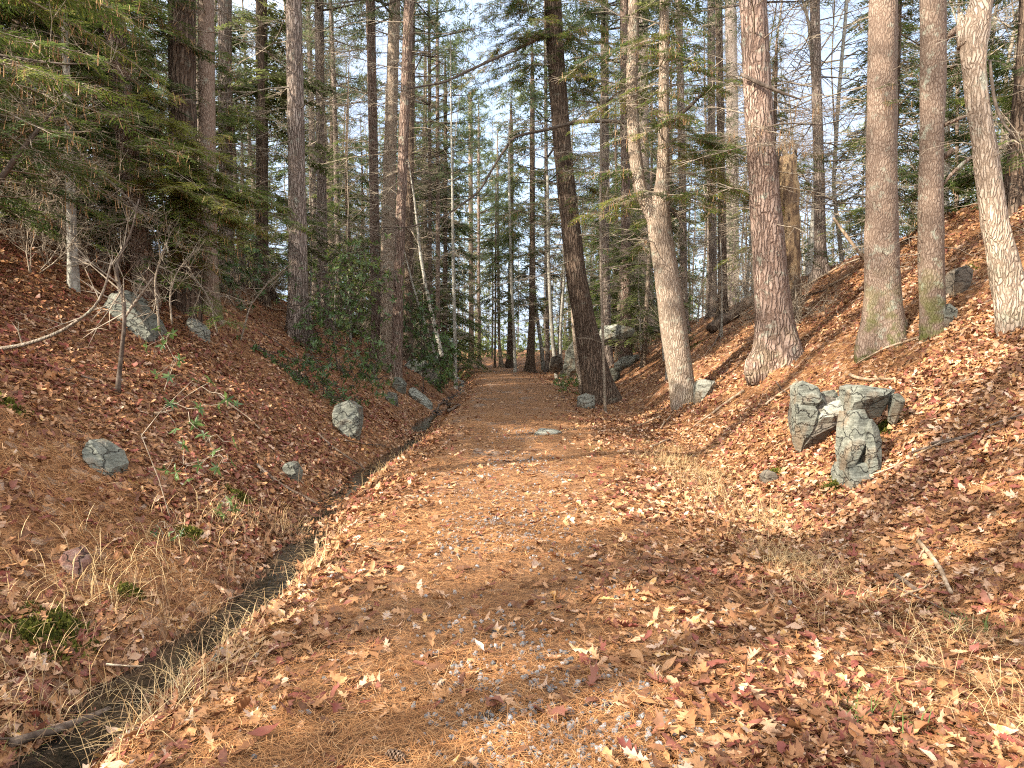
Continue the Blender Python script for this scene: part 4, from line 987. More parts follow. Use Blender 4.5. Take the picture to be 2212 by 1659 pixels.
off_hemlock(-6.9, 8.1, "hemlock at the picture edge whose drooping boughs fill the upper corner", 14, [dict(n=30, z=(1.6, 5.5), az=(-1.3, 1.4), L=(1.2, 2.7), tint=.46, hang=.7, bare=.3), dict(n=18, z=(.7, 2.2), az=(-1.2, 1.2), L=(.9, 2.0), tint=.3, bare=.6, hang=.4)], limbs=[[(-165, 90, 12, 0), (-80, 105, 9, 0), (0, 120, 7, .1), (133, 140, 5, .2), (240, 135, 2, .3)], [(-150, 560, 15, 0), (-60, 450, 14, -.2), (0, 393, 13, -.3), (27, 347, 12, -.3), (55, 315, 10, -.3), (90, 270, 6, -.3), (120, 230, 3, -.3)]])
off_hemlock(-8.6, 10.8, "olive green hemlock on the bank top behind the lichen spotted sapling", 15, [dict(n=38, z=(1.0, 6.5), az=(-2, 1.6), L=(1.3, 2.8), tint=.45, hang=.6, bare=.3)], crown=0)
off_hemlock(-9.6, 14.5, "dense hemlock filling the bank top between sapling and massive twin", 15, [dict(n=44, z=(.8, 7.5), L=(1.2, 2.8), tint=.40, hang=.4, dens=.15)], crown=2)
off_hemlock(-7.6, 15.8, "young hemlock with bright feathery boughs in front of the grey pine", 9, [dict(n=34, z=(.5, 5.5), L=(.8, 1.9), tint=.6, hang=.3)], r=.07, cz=5)
off_hemlock(8.9, 12.5, "dark green hemlock crowding behind the crooked knobby trunk", 15, [dict(n=36, z=(.9, 7.5), L=(1.1, 2.3), tint=.33, hang=.2, bare=.2)], crown=0)
off_hemlock(8.3, 15.5, "small dark hemlock on the ridge seen between the two tan pines", 9, [dict(n=30, z=(.5, 6), L=(.7, 1.6), tint=.38, hang=.2, bare=.2)], r=.07, cz=5)
off_hemlock(6.4, 17.5, "wispy yellowing young hemlock near the broken snag", 7, [dict(n=14, z=(1.2, 4.5), L=(.7, 1.7), tint=.6, hang=.5, bare=.5)], r=.05, cz=4.5)
tree("bare_tree", "grey leafless tree standing in the gap beside the straight tan pine", BARK_GREY, [(1772, 540, 24), (1770, 400, 22), (1764, 200, 21), (1760, 0, 20)], Y=21, H=17, crown=BARE_CR[0], crown_z=5, dead=26, dz=(2.5, 11), dl=(.8, 3), phrase="grey leafless tree of the gap")
tree("bare_tree", "slim leafless tree forking high beside the grey one of the gap", BARK_SMOOTH, [(1815, 530, 9), (1800, 400, 8), (1812, 200, 8), (1830, 0, 7)], Y=23, H=14, crown=BARE_CR[1], crown_z=4, dead=20, dz=(1.5, 10), dl=(.8, 3), k=10)
tree("hemlock_sapling", "orange sunlit thin trunk on the ridge behind the tan pines", BARK_TAN, [(2066, 465, 9), (2067, 380, 8), (2068, 250, 7)], Y=19, H=8, dead=8, dz=(1, 6), dl=(.2, 1), k=8)
# ------------------------------------------------------------------ background trees, each its own thing, sharing a few meshes
def bg_tree(kind, x, y, s, i):
    z = hgt(x, y); rot = RNG.random() * 6.28
    if kind == 'pine': tr, cr, cz, nm, cat = PINE_TRUNKS[i % 3], PINE_CROWNS[(i // 2) % 3], 9.5 + 3 * RNG.random(), "pine_tree", "tree"
    elif kind == 'hemlock': tr, cr, cz, nm, cat = HEM_TRUNKS[i % 3], HEM_CROWNS[(i // 2) % 3], 0, "hemlock_tree", "tree"
    elif kind == 'mid': tr, cr, cz, nm, cat = HEM_TRUNKS[i % 3], MID_HEM[i % 3], 0, "hemlock_tree", "tree"
    elif kind == 'young': tr, cr, cz, nm, cat = YOUNG_TRUNK, YOUNG_HEM[i % 2], 0, "young_hemlock", "tree"
    elif kind == 'thin': (tr, cr), cz, nm, cat = BARE[3 + i % 2], 0, "bare_sapling", "sapling"
    else: (tr, cr), cz, nm, cat = BARE[i % 4], 0, "bare_tree", "tree"
    r = empty(nm, (x, y, z - .05)); r.rotation_euler = (RNG.normal(0, .02), RNG.normal(0, .02), rot); r.scale = (s, s, s)
    mesh_child("trunk", tr, r); c = mesh_child("crown", cr, r); c.location = (0, 0, cz)
    r["category"] = cat
    return r
BG = []
def try_add(kind, x, y, s, i):
    if any((x - b[1]) ** 2 + (y - b[2]) ** 2 < 2.2 for b in BG): return
    u = x - float(shift(y))
    if abs(u - .2) < 3.4: return
    px, py = project((x, y, hgt(x, y)))
    if px < -260 or px > 2480: return
    if 950 < px < 1150 and y > 43: return
    if kind in ('pine', 'hemlock') and x / y > .3 and y > 22 and rb.random() < .6: kind = 'bare'
    if y < 40 and any(abs(px - l[1]) < 9 and abs(l[2] - y) < 3 for l in LAND): return
    BG.append((kind, x, y, bg_tree(kind, x, y, s, i)))
for i, (x, y, s) in enumerate(((-8.4, 12.4, .8), (-10.6, 11.6, 1), (-12.2, 14.4, 1.1), (-11.5, 18.6, 1), (-14.5, 17, 1.1), (-13, 22.5, 1), (-6.6, 28, .7), (-16, 26, 1),
                             (11.0, 15.5, .8), (14.5, 16.5, 1), (4.9, 33, .75), (5.6, 38.5, .9), (-8, 52, 1.1), (-4.9, 41, 1.2), (-5.5, 46, 1.4), (-7.5, 47, 1.5), (8, 46, 1.5), (-9, 62, 1.6), (-12, 46, 1.4), (-10, 35, 1.2))):
    BG.append(('mid', x, y, bg_tree('mid', x, y, s, i)))
rb = np.random.default_rng(21)
for i in range(60):      # beyond the ditch bank
    y = rb.uniform(20, 56); x = -rb.uniform(7, 8 + .78 * y) if y < 40 else -rb.uniform(7, 44) + 0
    try_add(rb.choice(['pine', 'pine', 'hemlock', 'young', 'bare']), x + float(shift(y)) * .5, y, rb.uniform(.75, 1.1), i)
for i in range(90):      # beyond the ridge on the other side
    y = rb.uniform(20, 60); x = rb.uniform(7.5, 9 + .72 * y)
    try_add(rb.choice(['bare', 'bare', 'bare', 'bare', 'bare', 'pine', 'hemlock', 'young'] if x / y > .28 else ['pine', 'pine', 'hemlock', 'bare', 'young']), x, y, rb.uniform(.75, 1.1), i)
for i in range(42):      # round the end of the trail
    y = rb.uniform(44, 76); x = rb.uniform(-24, 22)
    try_add(rb.choice(['hemlock', 'pine', 'pine', 'hemlock', 'young', 'bare']), x, y, rb.uniform(.8, 1.1), i)
for i in range(70):     # thin leafless saplings of the understorey
    y = rb.uniform(19, 52); u = rb.choice([-1, 1]) * rb.uniform(3.7, 9)
    try_add('thin', u + float(shift(y)), y, rb.uniform(.45, .8), i)
def add_shrub(x, y, s_):
    o = bpy.data.objects.new("bare_shrub", SHRUBS[rb.integers(0, 3)]); col.objects.link(o); o.location = (x, y, hgt(x, y)); o.rotation_euler = (0, 0, rb.random() * 6.28); o.scale = (s_, s_, s_ * rb.uniform(.8, 1.2)); o["category"] = "shrub"; BG.append(('shrub', x, y, o))
for px, py in ((500, 640), (540, 640), (585, 640), (610, 660), (520, 600), (560, 610), (600, 620), (690, 640), (480, 660), (360, 640), (330, 600), (200, 590), (100, 570), (60, 580), (240, 590), (880, 720), (905, 745), (925, 760)):
    g = ground(px, py)
    if g[1] < 40: add_shrub(g[0], g[1], rb.uniform(.7, 1.3))
for i in range(26):
    y = rb.uniform(14, 34); x = rb.uniform(.3, .62) * y if i % 2 else -rb.uniform(.3, .7) * y - 1.5
    add_shrub(x, y, rb.uniform(.8, 1.7))
for i in range(12):
    y = rb.uniform(26, 48); x = float(shift(y)) + rb.choice([-1, 1]) * rb.uniform(3.2, 5.5); add_shrub(x, y, rb.uniform(.8, 1.6))
for i in range(10):
    y = rb.uniform(24, 40); u = rb.choice([-1, 1]) * rb.uniform(4, 6.5)
    try_add(rb.choice(['young', 'pine', 'hemlock']), u + float(shift(y)), y, rb.uniform(.6, .95), i)
print('BG', len(BG), [(l[0], round(l[2],1)) for l in LAND if l[0]])
# a label that finds each of them: its kind, how far it stands, and its count from the nearest tree one knows
marks = sorted([(l[1], l[0]) for l in LAND if l[0]])
cells = {}
for kind, x, y, o in BG:
    px, py = project((x, y, hgt(x, y) + 3)); j = int(np.argmin([abs(px - a) for a, _ in marks])); side = "west" if px < marks[j][0] else "east"
    cells.setdefault((kind, j, side), []).append((abs(px - marks[j][0]), o, y))
ORD = ["nearest", "second", "third", "fourth", "fifth", "sixth", "seventh", "eighth", "ninth", "tenth", "eleventh", "twelfth", "thirteenth", "fourteenth", "fifteenth", "sixteenth", "seventeenth", "eighteenth", "nineteenth", "twentieth"]
KIND = {'pine': "far pine", 'hemlock': "far hemlock", 'young': "bushy young hemlock", 'mid': "wide boughed hemlock", 'thin': "thin leafless sapling", 'shrub': "twiggy bare shrub", 'bare': "leafless tree"}
for (kind, j, side), lst in cells.items():
    for n, (_, o, y) in enumerate(sorted(lst, key=lambda q: q[0])):
        where = "before" if side == "west" else "past"
        w = ORD[n] if n else "first"
        o["label"] = f"{KIND[kind]}, {w} of its kind {where} the {marks[j][1]}"
        o["group"] = {'pine': "far pines of the wood", 'hemlock': "far hemlocks of the wood", 'young': "young hemlocks", 'mid': "wide boughed hemlocks of the wood", 'thin': "leafless saplings", 'shrub': "bare shrubs of the wood", 'bare': "leafless trees"}[kind]

# trees standing behind the camera that throw the dappled shade
for i, (x, y, s) in enumerate(((-7.5, -1.5, 1), (-12.5, -3, 1.05), (-6.2, -7.5, .9), (-12.5, 2, 1))):
    r = bg_tree('pine' if i % 2 else 'hemlock', x, y, s, i + 3); r["label"] = "tree of the ditch bank standing behind the viewer"; r["group"] = "trees behind the viewer"

# the far wood that reads as one mass
acc = Acc(); rr = np.random.default_rng(5); n = 520
y = rr.uniform(62, 120, n); x = rr.uniform(-1, 1, n) * (y * .95)
e = rr.random(n) < .35; x = np.where(e, np.sign(x) * rr.uniform(34, 80, n), x); y = np.where(e, rr.uniform(30, 110, n), y)
k = (np.abs(x - shift(y)) > 3) | (y > 80); x, y = x[k], y[k]; n = len(x); z = height(x, y)
H = rr.uniform(14, 26, n); r = rr.uniform(.05, .2, n); A = np.stack([x, y, z - .3], -1)
for q in range(4):
    B = A + np.stack([rr.normal(0, .12, n), rr.normal(0, .12, n), H / 4], -1); V, F = prisms(A, B, r * (1 - q / 4.3), r * (1 - (q + 1) / 4.3)); acc.add(V, F, 1, .5); A = B
m_ = n * 34; w = rr.integers(0, n, m_); zz = z[w] + H[w] * rr.uniform(.06, 1, m_); a = rr.random(m_) * 6.283; L = rr.uniform(.6, 2.6, m_)
A = np.stack([x[w], y[w], zz], -1); D = np.stack([np.cos(a), np.sin(a), rr.normal(.1, .35, m_)], -1); V, F = prisms(A, A + D * L[:, None], .022, .008); acc.add(V, F, 2, .5)
g = rr.random(m_) < .62; A2 = np.repeat(A[g] + D[g] * (L[g] * .8)[:, None], 2, 0); A2 = A2 + rr.normal(0, .45, A2.shape)
pine_tufts(acc, A2, rr, 0, .55, 7, .055, .5)
# low bushes of the far wood
nb = 2600; bx = rr.uniform(-1, 1, nb) * 62; by = rr.uniform(56, 105, nb); k = np.abs(bx - shift(by)) > 3.2; bx, by = bx[k], by[k]
p = np.stack([bx, by, height(bx, by) + rr.gamma(2, .55, len(bx))], -1); p = np.repeat(p, 3, 0) + rr.normal(0, .5, (len(p) * 3, 3)); pine_tufts(acc, p, rr, 3, .4, 7, .06, .6)
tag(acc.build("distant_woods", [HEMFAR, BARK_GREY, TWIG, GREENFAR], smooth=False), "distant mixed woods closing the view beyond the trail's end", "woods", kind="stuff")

# ------------------------------------------------------------------ rocks
def rock(label, front, Y=None, thick=.4, mt=None, seed=1, rough=.035, cuts=3, name="rock", sink=.0, moss=None):
    """a block whose seen outline gives its width and height; it has its own distance, and goes back into the bank by thick"""
    px, py = min(front, key=lambda q: -q[1])[:2]
    if Y is None: Y = ground(px, py)[1]
    rnd = random.Random(seed); bm = bmesh.new(); pts = []
    for q in front:
        dy = q[2] if len(q) > 2 else 0
        p = at_y(q[0], q[1], Y + dy); p[2] -= sink; pts.append(p)
    c = np.mean(pts, 0)
    back = [c + (p - c) * rnd.uniform(.7, .95) + np.array([rnd.uniform(-.03, .03), thick * rnd.uniform(.8, 1.15), 0]) for p in pts]
    low = [p + np.array([(p[0] - c[0]) * .05, .15, -.25]) for p in pts]
    for p in pts + back + low: bm.verts.new(Vector(p - c))
    r = bmesh.ops.convex_hull(bm, input=bm.verts)
    bmesh.ops.delete(bm, geom=[v for v in bm.verts if not v.link_faces], context='VERTS')
    sz0 = max((Vector(p - c)).length for p in pts)
    for _ in range(7):
        nn = Vector((rnd.uniform(-1, 1), rnd.uniform(-1.2, .2), rnd.uniform(-.6, 1))).normalized()
        far_ = max(v.co.dot(nn) for v in bm.verts); cut = far_ - sz0 * rnd.uniform(.03, .17)
        g_ = bmesh.ops.bisect_plane(bm, geom=bm.verts[:] + bm.edges[:] + bm.faces[:], plane_co=nn * cut, plane_no=nn, clear_outer=True)
        be = [e for e in g_['geom_cut'] if isinstance(e, bmesh.types.BMEdge)]
        if be: bmesh.ops.contextual_create(bm, geom=be)
    bmesh.ops.dissolve_limit(bm, angle_limit=R_(6), verts=bm.verts, edges=bm.edges)
    size = max((Vector(p - c)).length for p in pts)
    bmesh.ops.bevel(bm, geom=bm.edges[:], offset=size * .015, segments=1, affect='EDGES', clamp_overlap=True)
    bmesh.ops.triangulate(bm, faces=bm.faces)
    for _ in range(cuts):
        long = [e for e in bm.edges if e.calc_length() > size * .12]
        if long: bmesh.ops.subdivide_edges(bm, edges=long, cuts=1); bmesh.ops.triangulate(bm, faces=[f for f in bm.faces if len(f.verts) > 3])
    bm.normal_update()
    for v in bm.verts:
        q = v.co * (3.2 / max(size, .15)) + Vector((seed * 3.1, 0, 0))
        d = mnoise.noise(q) * .6 + mnoise.noise(Vector((q.x * 2.2, q.y * 2.2, q.z * 5))) * .45 + mnoise.noise(q * 6) * .16
        v.co += v.normal * d * rough * size * 1.0
    me = bpy.data.meshes.new(name); bm.to_mesh(me); bm.free(); me.materials.append(mt or ROCK)
    o = bpy.data.objects.new(name, me); o.location = c; col.objects.link(o); tag(o, label, "rock"); return o
YR = ground(1770, 962)[1]
rock("big angular grey boulder with dark undercut face on the sunlit bank", [(1724, 872, .12), (1732, 830, .2), (1800, 858, .25), (1842, 868, .22), (1843, 900, .16), (1800, 922, -.05), (1762, 958, .0), (1742, 950, -.06), (1724, 900, .05)], YR, .5, ROCK_BROWN, 3)
rock("upright grey slab face split from the angular boulder", [(1722, 870, -.02), (1768, 872, -.03), (1772, 905, -.05), (1752, 935, -.05), (1739, 955, -.06), (1723, 912, -.04)], YR, .2, ROCK, 4, .02)
rock("flat pale top stone lying on the angular boulder", [(1772, 902, -.08), (1780, 878, .05), (1815, 864, .1), (1842, 870, .08), (1845, 884, .02), (1800, 900, -.08)], YR, .3, ROCK_PALE, 5, .02)
rock("layered greenish stone capping the boulder's corner", [(1724, 868, .0), (1726, 834, .1), (1736, 822, .14), (1768, 834, .12), (1786, 858, .08), (1774, 872, .0)], YR, .3, ROCK, 6, .04)
rock("small grey chip on top of the angular boulder", [(1780, 858), (1784, 846), (1802, 842), (1812, 850), (1806, 860)], YR + .2, .15, ROCK, 7)
rock("whitish chip beside the small grey one on the boulder", [(1806, 872), (1808, 860), (1822, 856), (1828, 866), (1822, 876)], YR + .18, .12, ROCK_PALE, 8)
YB = ground(1850, 1052)[1]
rock("tall leaning grey slab with a dark hollow at its foot", [(1836, 1000, -.02), (1846, 925, .1), (1852, 890, .18), (1868, 884, .2), (1876, 905, .16), (1880, 940, .1), (1862, 975, .0), (1850, 1000, -.04), (1838, 1006, -.05)], YB + .05, .35, ROCK, 9, .03)
rock("rough knobbly slab next to the tall leaning one", [(1878, 985, .0), (1874, 930, .08), (1884, 900, .15), (1898, 920, .15), (1908, 950, .12), (1904, 990, .05), (1906, 1010, .0), (1882, 1015, -.05)], YB + .02, .35, ROCK, 10, .05)
rock("low grey foot stone under the two leaning slabs", [(1830, 1040, -.02), (1836, 1010, .05), (1870, 1000, .06), (1905, 1004, .06), (1902, 1035, -.02), (1885, 1048, -.06), (1846, 1056, -.08)], YB, .4, ROCK, 11, .05)
rock("flat slab with shadowed underside jutting over the leaning slabs", [(1848, 862, .02), (1850, 838, .06), (1862, 832, .2), (1900, 836, .25), (1936, 842, .2), (1920, 852, .08), (1868, 864, .02)], YB + .45, .45, ROCK, 12, .02)
rock("small pale block at the flat slab's far end", [(1936, 862), (1938, 850), (1950, 852), (1956, 866), (1948, 872)], YB + .5, .18, ROCK, 13)
rock("dark rounded rock above the scarred tan pine's foot", [(2066, 615), (2070, 585), (2090, 572), (2104, 582), (2098, 612), (2084, 632), (2070, 628)], None, .35, ROCK_BROWN, 14)
rock("grey pointed rock leaning on the scarred tan pine", [(2038, 700), (2044, 668), (2060, 654), (2070, 668), (2066, 690), (2048, 706)], None, .35, ROCK, 15)
rock("pale grey stone post beside the forked hemlock's foot", [(1503, 850), (1503, 822), (1520, 818), (1545, 822), (1530, 830), (1520, 860), (1512, 872)], None, .3, ROCK_PALE, 16, .02)
rock("broad sunlit pale ledge on the bank top", [(1294, 738), (1296, 705), (1330, 700), (1372, 708), (1350, 718), (1322, 726), (1300, 730)], 25, .9, ROCK_PALE, 17)
rock("pale wedge of rock behind the leaning dark hemlock", [(1326, 786, .05), (1345, 770, .2), (1384, 764, .2), (1372, 782, .05), (1350, 796), (1330, 794)], None, .5, ROCK_PALE, 18)
rock("shadowed rock under the pale wedge", [(1310, 822), (1314, 796), (1340, 792), (1340, 806), (1326, 826)], None, .35, ROCK, 19)
rock("greenish mossy stone touching the leaning hemlock", [(1248, 872), (1250, 858), (1266, 850), (1286, 856), (1284, 874), (1262, 882)], None, .35, ROCK_PALE, 20)
rock("rough dark rock face in the cut behind the saplings", [(1216, 795), (1222, 760), (1240, 735), (1262, 748), (1258, 790), (1232, 802)], 30, .9, ROCK, 21, .07)
rock("low rock in the cut at the curving sapling", [(1188, 790), (1192, 772), (1212, 764), (1216, 790), (1204, 798)], 34, .8, ROCK_BROWN, 22, .07)
rock("big streaked grey boulder with leaf covered top on the ditch bank", [(208, 690, 0), (210, 648, .1), (232, 630, .25), (262, 634, .25), (286, 662, .2), (304, 690, .15), (325, 722, .0), (312, 735, -.05), (272, 722, -.08), (228, 702, -.05)], None, .7, ROCK, 23, .045)
rock("flat pale cap stone behind the streaked boulder", [(228, 640, .0), (236, 624, .1), (276, 628, .15), (298, 648, .1), (294, 662, .0), (262, 640, -.04)], None, .4, ROCK_PALE, 24)
rock("yellow lichened oblong stone below the massive twin pine", [(400, 690, .05), (406, 684, .1), (430, 700, .1), (444, 716, .05), (440, 738), (424, 728), (406, 704)], None, .3, ROCK_PALE, 25)
rock("oval grey stone bedded in leaves low on the ditch bank", [(176, 970, .02), (180, 952, .1), (196, 958, .12), (224, 984, .1), (238, 1014, .0), (226, 1024, -.04), (196, 1010, -.06), (178, 990, -.03)], None, .3, ROCK, 26, .04)
rock("blocky cracked boulder beneath the laurel by the ditch", [(716, 900, 0), (722, 872, .15), (748, 864, .2), (772, 880, .15), (775, 905, .05), (768, 935, 0), (752, 945, -.05), (736, 930, -.06)], None, .6, ROCK, 27, .05)
rock("long pale slab tilting down to the ditch", [(882, 840, .1), (892, 836, .3), (918, 856, .3), (934, 874, .1), (928, 884, -.1), (912, 876, -.1), (894, 856, -.05)], None, .5, ROCK_PALE, 28, .025)
rock("low grey stone just before the long pale slab", [(832, 860), (838, 846), (852, 850), (858, 862), (848, 874)], None, .4, ROCK, 29)
rock("pale split stone at the dappled pine's foot", [(846, 832), (852, 814), (866, 816), (874, 832), (860, 846)], None, .4, ROCK, 30)
rock("dark overhanging rock beyond the long pale slab", [(898, 800, .2), (910, 786, .5), (936, 800, .4), (952, 822, .1), (944, 836, -.1), (918, 826, -.1)], None, 1.0, ROCK_BROWN, 31, .06)
rock("grey ledge rising above the overhanging rock", [(872, 790, .1), (886, 776, .4), (918, 778, .4), (922, 796, .1), (896, 804, 0)], None, 1.0, ROCK, 32, .05)
rock("wet grey stone in the ditch near the dead limb", [(608, 1012), (614, 1000), (632, 1006), (640, 1028), (628, 1036), (612, 1030)], None, .3, ROCK, 33)
rock("reddish brown stone on the ditch bank, thick and square", [(124, 1206, .02), (136, 1192, .1), (158, 1204, .1), (172, 1232, .02), (160, 1248, -.03), (138, 1238, -.04)], None, .2, ROCK_RED, 34, .03)
rock("little pale lichened stone on the ditch lip", [(455, 1428), (462, 1416), (480, 1418), (484, 1430), (470, 1438)], None, .1, ROCK_PALE, 35)
rock("flat yellowish stone showing in the middle of the trail", [(1154, 936, 0), (1166, 930, .2), (1196, 929, .25), (1216, 934, .1), (1200, 939, -.05), (1168, 940, -.08)], None, .35, ROCK_PALE, 36, .02)
rock("small stones' mossy hump below the sunlit bank", [(1656, 1030), (1664, 1018), (1678, 1022), (1682, 1040), (1668, 1046)], None, .2, ROCK_BROWN, 37)

# ------------------------------------------------------------------ fallen wood
def stick(label, line, w, mt=DEADWOOD, name="fallen_stick", lift=0.0, side=2, taper=.45, cat="stick", lump=.2, ends=None):
    P = []; R1 = []
    for i, q in enumerate(line):
        g = ground(q[0], q[1]); up = (q[2] if len(q) > 2 else 0)
        if up: g = at_y(q[0], q[1], g[1] - up)
        P.append(g); R1.append(w / 2 * depth(g) / FPX)
    P = np.array(P); R1 = np.array(R1) * np.linspace(1, taper, len(P)); P[:, 2] += R1 * .7 + lift + .035
    P, R1 = resample(P, R1, .07); P = sm(P, 2)
    P[:, :2] += np.stack([vn(np.arange(len(P)) * .3, np.full(len(P), line[0][0]), 31), vn(np.arange(len(P)) * .3, np.full(len(P), line[0][1]), 32)], -1) * .05
    P[:, 2] = np.maximum(P[:, 2], height(P[:, 0], P[:, 1]) + R1 * .5 + .03)
    base = P[len(P) // 2].copy(); acc = Acc(); V, F = tube(P, R1, 8, lump, int(line[0][0]) % 40); acc.add(V, F, 0)
    sg = Segs()
    for _ in range(side):
        i = RNG.integers(1, len(P) - 1); d = norm(P[-1] - P[0]); e = norm(d * .6 + RNG.normal(0, .5, 3) + np.array([0, 0, .25])); l = RNG.uniform(.06, .3)
        sg.poly(np.array([P[i], P[i] + e * l * .5 + RNG.normal(0, .01, 3), P[i] + e * l]), R1[i] * .45, R1[i] * .15)
    sg.into(acc, 0)
    o = acc.build(name, [mt], None, base); tag(o, label, cat); return o
stick("thick pale stick lying above the flat slab", [(1834, 818), (1850, 824), (1872, 828), (1920, 827), (1950, 829), (1968, 833)], 8)
stick("short curved pale stick alone among leaves on the sunlit bank", [(2058, 838), (2072, 830), (2089, 827), (2124, 830)], 6.5, side=0)
stick("long pale branch below the straight tan pine", [(1999, 732), (1960, 742), (1906, 760), (1875, 778), (1854, 792)], 6)
stick("thin brown branch against the straight tan pine's foot", [(1870, 735), (1892, 743), (1930, 740), (1962, 737)], 4)
stick("long thin branch running past the leaning slabs' foot", [(1775, 1047), (1872, 1037), (1926, 1020), (1992, 983), (2050, 955)], 4.5, side=4)
stick("long brown branch climbing the bank from the slabs", [(2006, 967), (2040, 960), (2086, 951), (2150, 925), (2179, 911), (2215, 901)], 6.5, DEADDARK, side=3)
stick("dark stick under the long brown branch", [(1972, 987), (2030, 968), (2086, 953)], 5, DEADDARK)
stick("thin grey rod leaning above the angular boulder", [(1676, 829), (1700, 856), (1722, 879)], 3, DEADDARK, side=0)
stick("sunlit pale stick beside the angular boulder", [(1655, 880), (1690, 850), (1728, 826)], 5.5)
stick("slender pale stick at the thick reddish pine's foot", [(1690, 800), (1708, 780), (1730, 762)], 4)
stick("sunlit straight branch sloping down from the thick reddish pine", [(1606, 850), (1570, 875), (1536, 900), (1496, 927)], 7)
stick("grey branch at the base of the bank, farthest along", [(1426, 903), (1399, 917), (1343, 933)], 4)
stick("short stick propped below the forked hemlock", [(1426, 930), (1444, 910), (1459, 893)], 3.5, side=0)
stick("pale stub of wood at the trail edge under the forked hemlock", [(1404, 974), (1425, 964), (1445, 953)], 6, side=0)
stick("long pale fallen pole behind the thick reddish pine", [(1729, 630), (1762, 610), (1806, 583), (1836, 552)], 6)
stick("second fallen pole, above the long pale one", [(1789, 623), (1815, 610), (1840, 594)], 5)
stick("dark branch lying under the long pale fallen pole", [(1719, 648), (1750, 640), (1789, 628)], 5, DEADDARK)
stick("weathered pole crossing the ridge behind the straight tan pine", [(1740, 580), (1790, 556), (1850, 532)], 4, DEADDARK)
stick("thick peeled branch stuck in leaves by the grassy strip", [(1986, 1183), (2005, 1208), (2026, 1239), (2044, 1268), (2058, 1292)], 10, side=1, taper=.9)
stick("straw coloured stick crossing the thick peeled branch", [(1956, 1303), (1995, 1270), (2036, 1240)], 4.5, side=0)
stick("chunky brown stick behind the thick peeled branch", [(1932, 1253), (1960, 1270), (1988, 1290)], 10, DEADDARK, side=0, taper=.9)
stick("long dark twig beneath the thick peeled branch", [(1904, 1259), (1945, 1285), (1992, 1309), (2045, 1335), (2092, 1352)], 4.5, DEADDARK)
stick("wiry twig by the green grass tufts", [(2052, 1349), (2095, 1385), (2138, 1418)], 2.4, DEADDARK, side=0)
stick("bowed pale twig among leaves below the grassy strip", [(1924, 1464), (1950, 1460), (1986, 1457), (2050, 1462), (2100, 1470)], 3.4, side=1)
stick("mossy grey log end in the near ditch", [(20, 1630), (60, 1612), (100, 1603), (150, 1584), (200, 1568), (236, 1556)], 21, DEADDARK, name="fallen_log", cat="log", side=1, taper=.8)
stick("pale crooked stick pointing into the near ditch", [(220, 1450), (270, 1452), (320, 1453), (350, 1446), (380, 1445)], 5)
stick("straight brown stick on the near ditch mud", [(300, 1490), (345, 1486), (390, 1481)], 5, DEADDARK, side=0)
stick("black wet branch beside the shining water", [(487, 1306), (515, 1297), (542, 1288)], 6, DEADDARK, side=1)
stick("thin dead limb, higher of two slanting to the ditch", [(596, 992), (640, 1032), (676, 1069)], 3.4, DEADWOOD)
stick("thicker dead limb lying with its forked end at the water", [(553, 1012), (588, 1040), (620, 1063), (660, 1083), (693, 1099)], 8, DEADDARK, side=4)
stick("dark straight limb below the cracked boulder", [(686, 943), (735, 982), (793, 1024)], 5.5, DEADDARK)
stick("slender dark branch reaching from boulder to ditch", [(743, 957), (800, 966), (855, 973)], 3.4, DEADDARK)
stick("dark branch bridging the ditch near the long pale slab", [(943, 892), (950, 876), (970, 875), (992, 878)], 4.5, DEADDARK)
stick("short black log in the ditch near the long pale slab", [(968, 893), (980, 886), (994, 878)], 7, DEADDARK, side=0)
stick("pale fallen branch on the slope by the lone dark pine", [(552, 645), (590, 672), (640, 688), (668, 702)], 4, DEADWOOD, side=3)
stick("thin fallen sapling on the slope above the ditch", [(470, 860), (500, 885), (540, 910), (575, 945)], 5, DEADWOOD, side=3)
stick("short mossy stick beside the small laurel", [(340, 905), (355, 898), (372, 893)], 8, DEADWOOD, side=0)
stick("brown bough lying at the dark twisted sapling", [(180, 820), (200, 826), (222, 832)], 5, DEADDARK)
stick("twig lying across the oval grey stone's foot", [(205, 1015), (222, 1024), (235, 1030)], 2.5, DEADWOOD, side=0)
stick("long dark dead branch across the slope toward the lone pine", [(560, 720), (610, 752), (660, 790), (700, 815)], 3.5, DEADDARK, side=3)
stick("rotten fallen log with raised end behind the thick reddish pine", [(1536, 722), (1556, 708, .1), (1580, 692, .3), (1600, 676, .5), (1622, 662, .6)], 24, DEADDARK, name="fallen_log", cat="log", taper=1.0, side=3, lump=.45)
for i, (l, w, lb) in enumerate((([(1500, 700), (1560, 668), (1620, 640)], 4, "dead branch in the brushwood, lowest one"), ([(1520, 668), (1570, 650), (1640, 628)], 3.5, "dead branch in the brushwood above the rotten log"), ([(1505, 642), (1560, 640), (1625, 612)], 3, "thin dead branch highest in the brushwood"),
                               ([(1560, 720), (1548, 742), (1520, 778)], 4, "dark limb hanging down from the rotten log"), ([(1605, 625), (1588, 655), (1590, 690)], 4, "forked dead limb standing over the rotten log"), ([(1610, 700), (1640, 690), (1668, 672)], 4, "branch wedged between rotten log and thick pine"))):
    stick(lb, l, w, DEADDARK if i % 2 else DEADWOOD, name="fallen_branch", cat="branch", side=5, lift=.05)
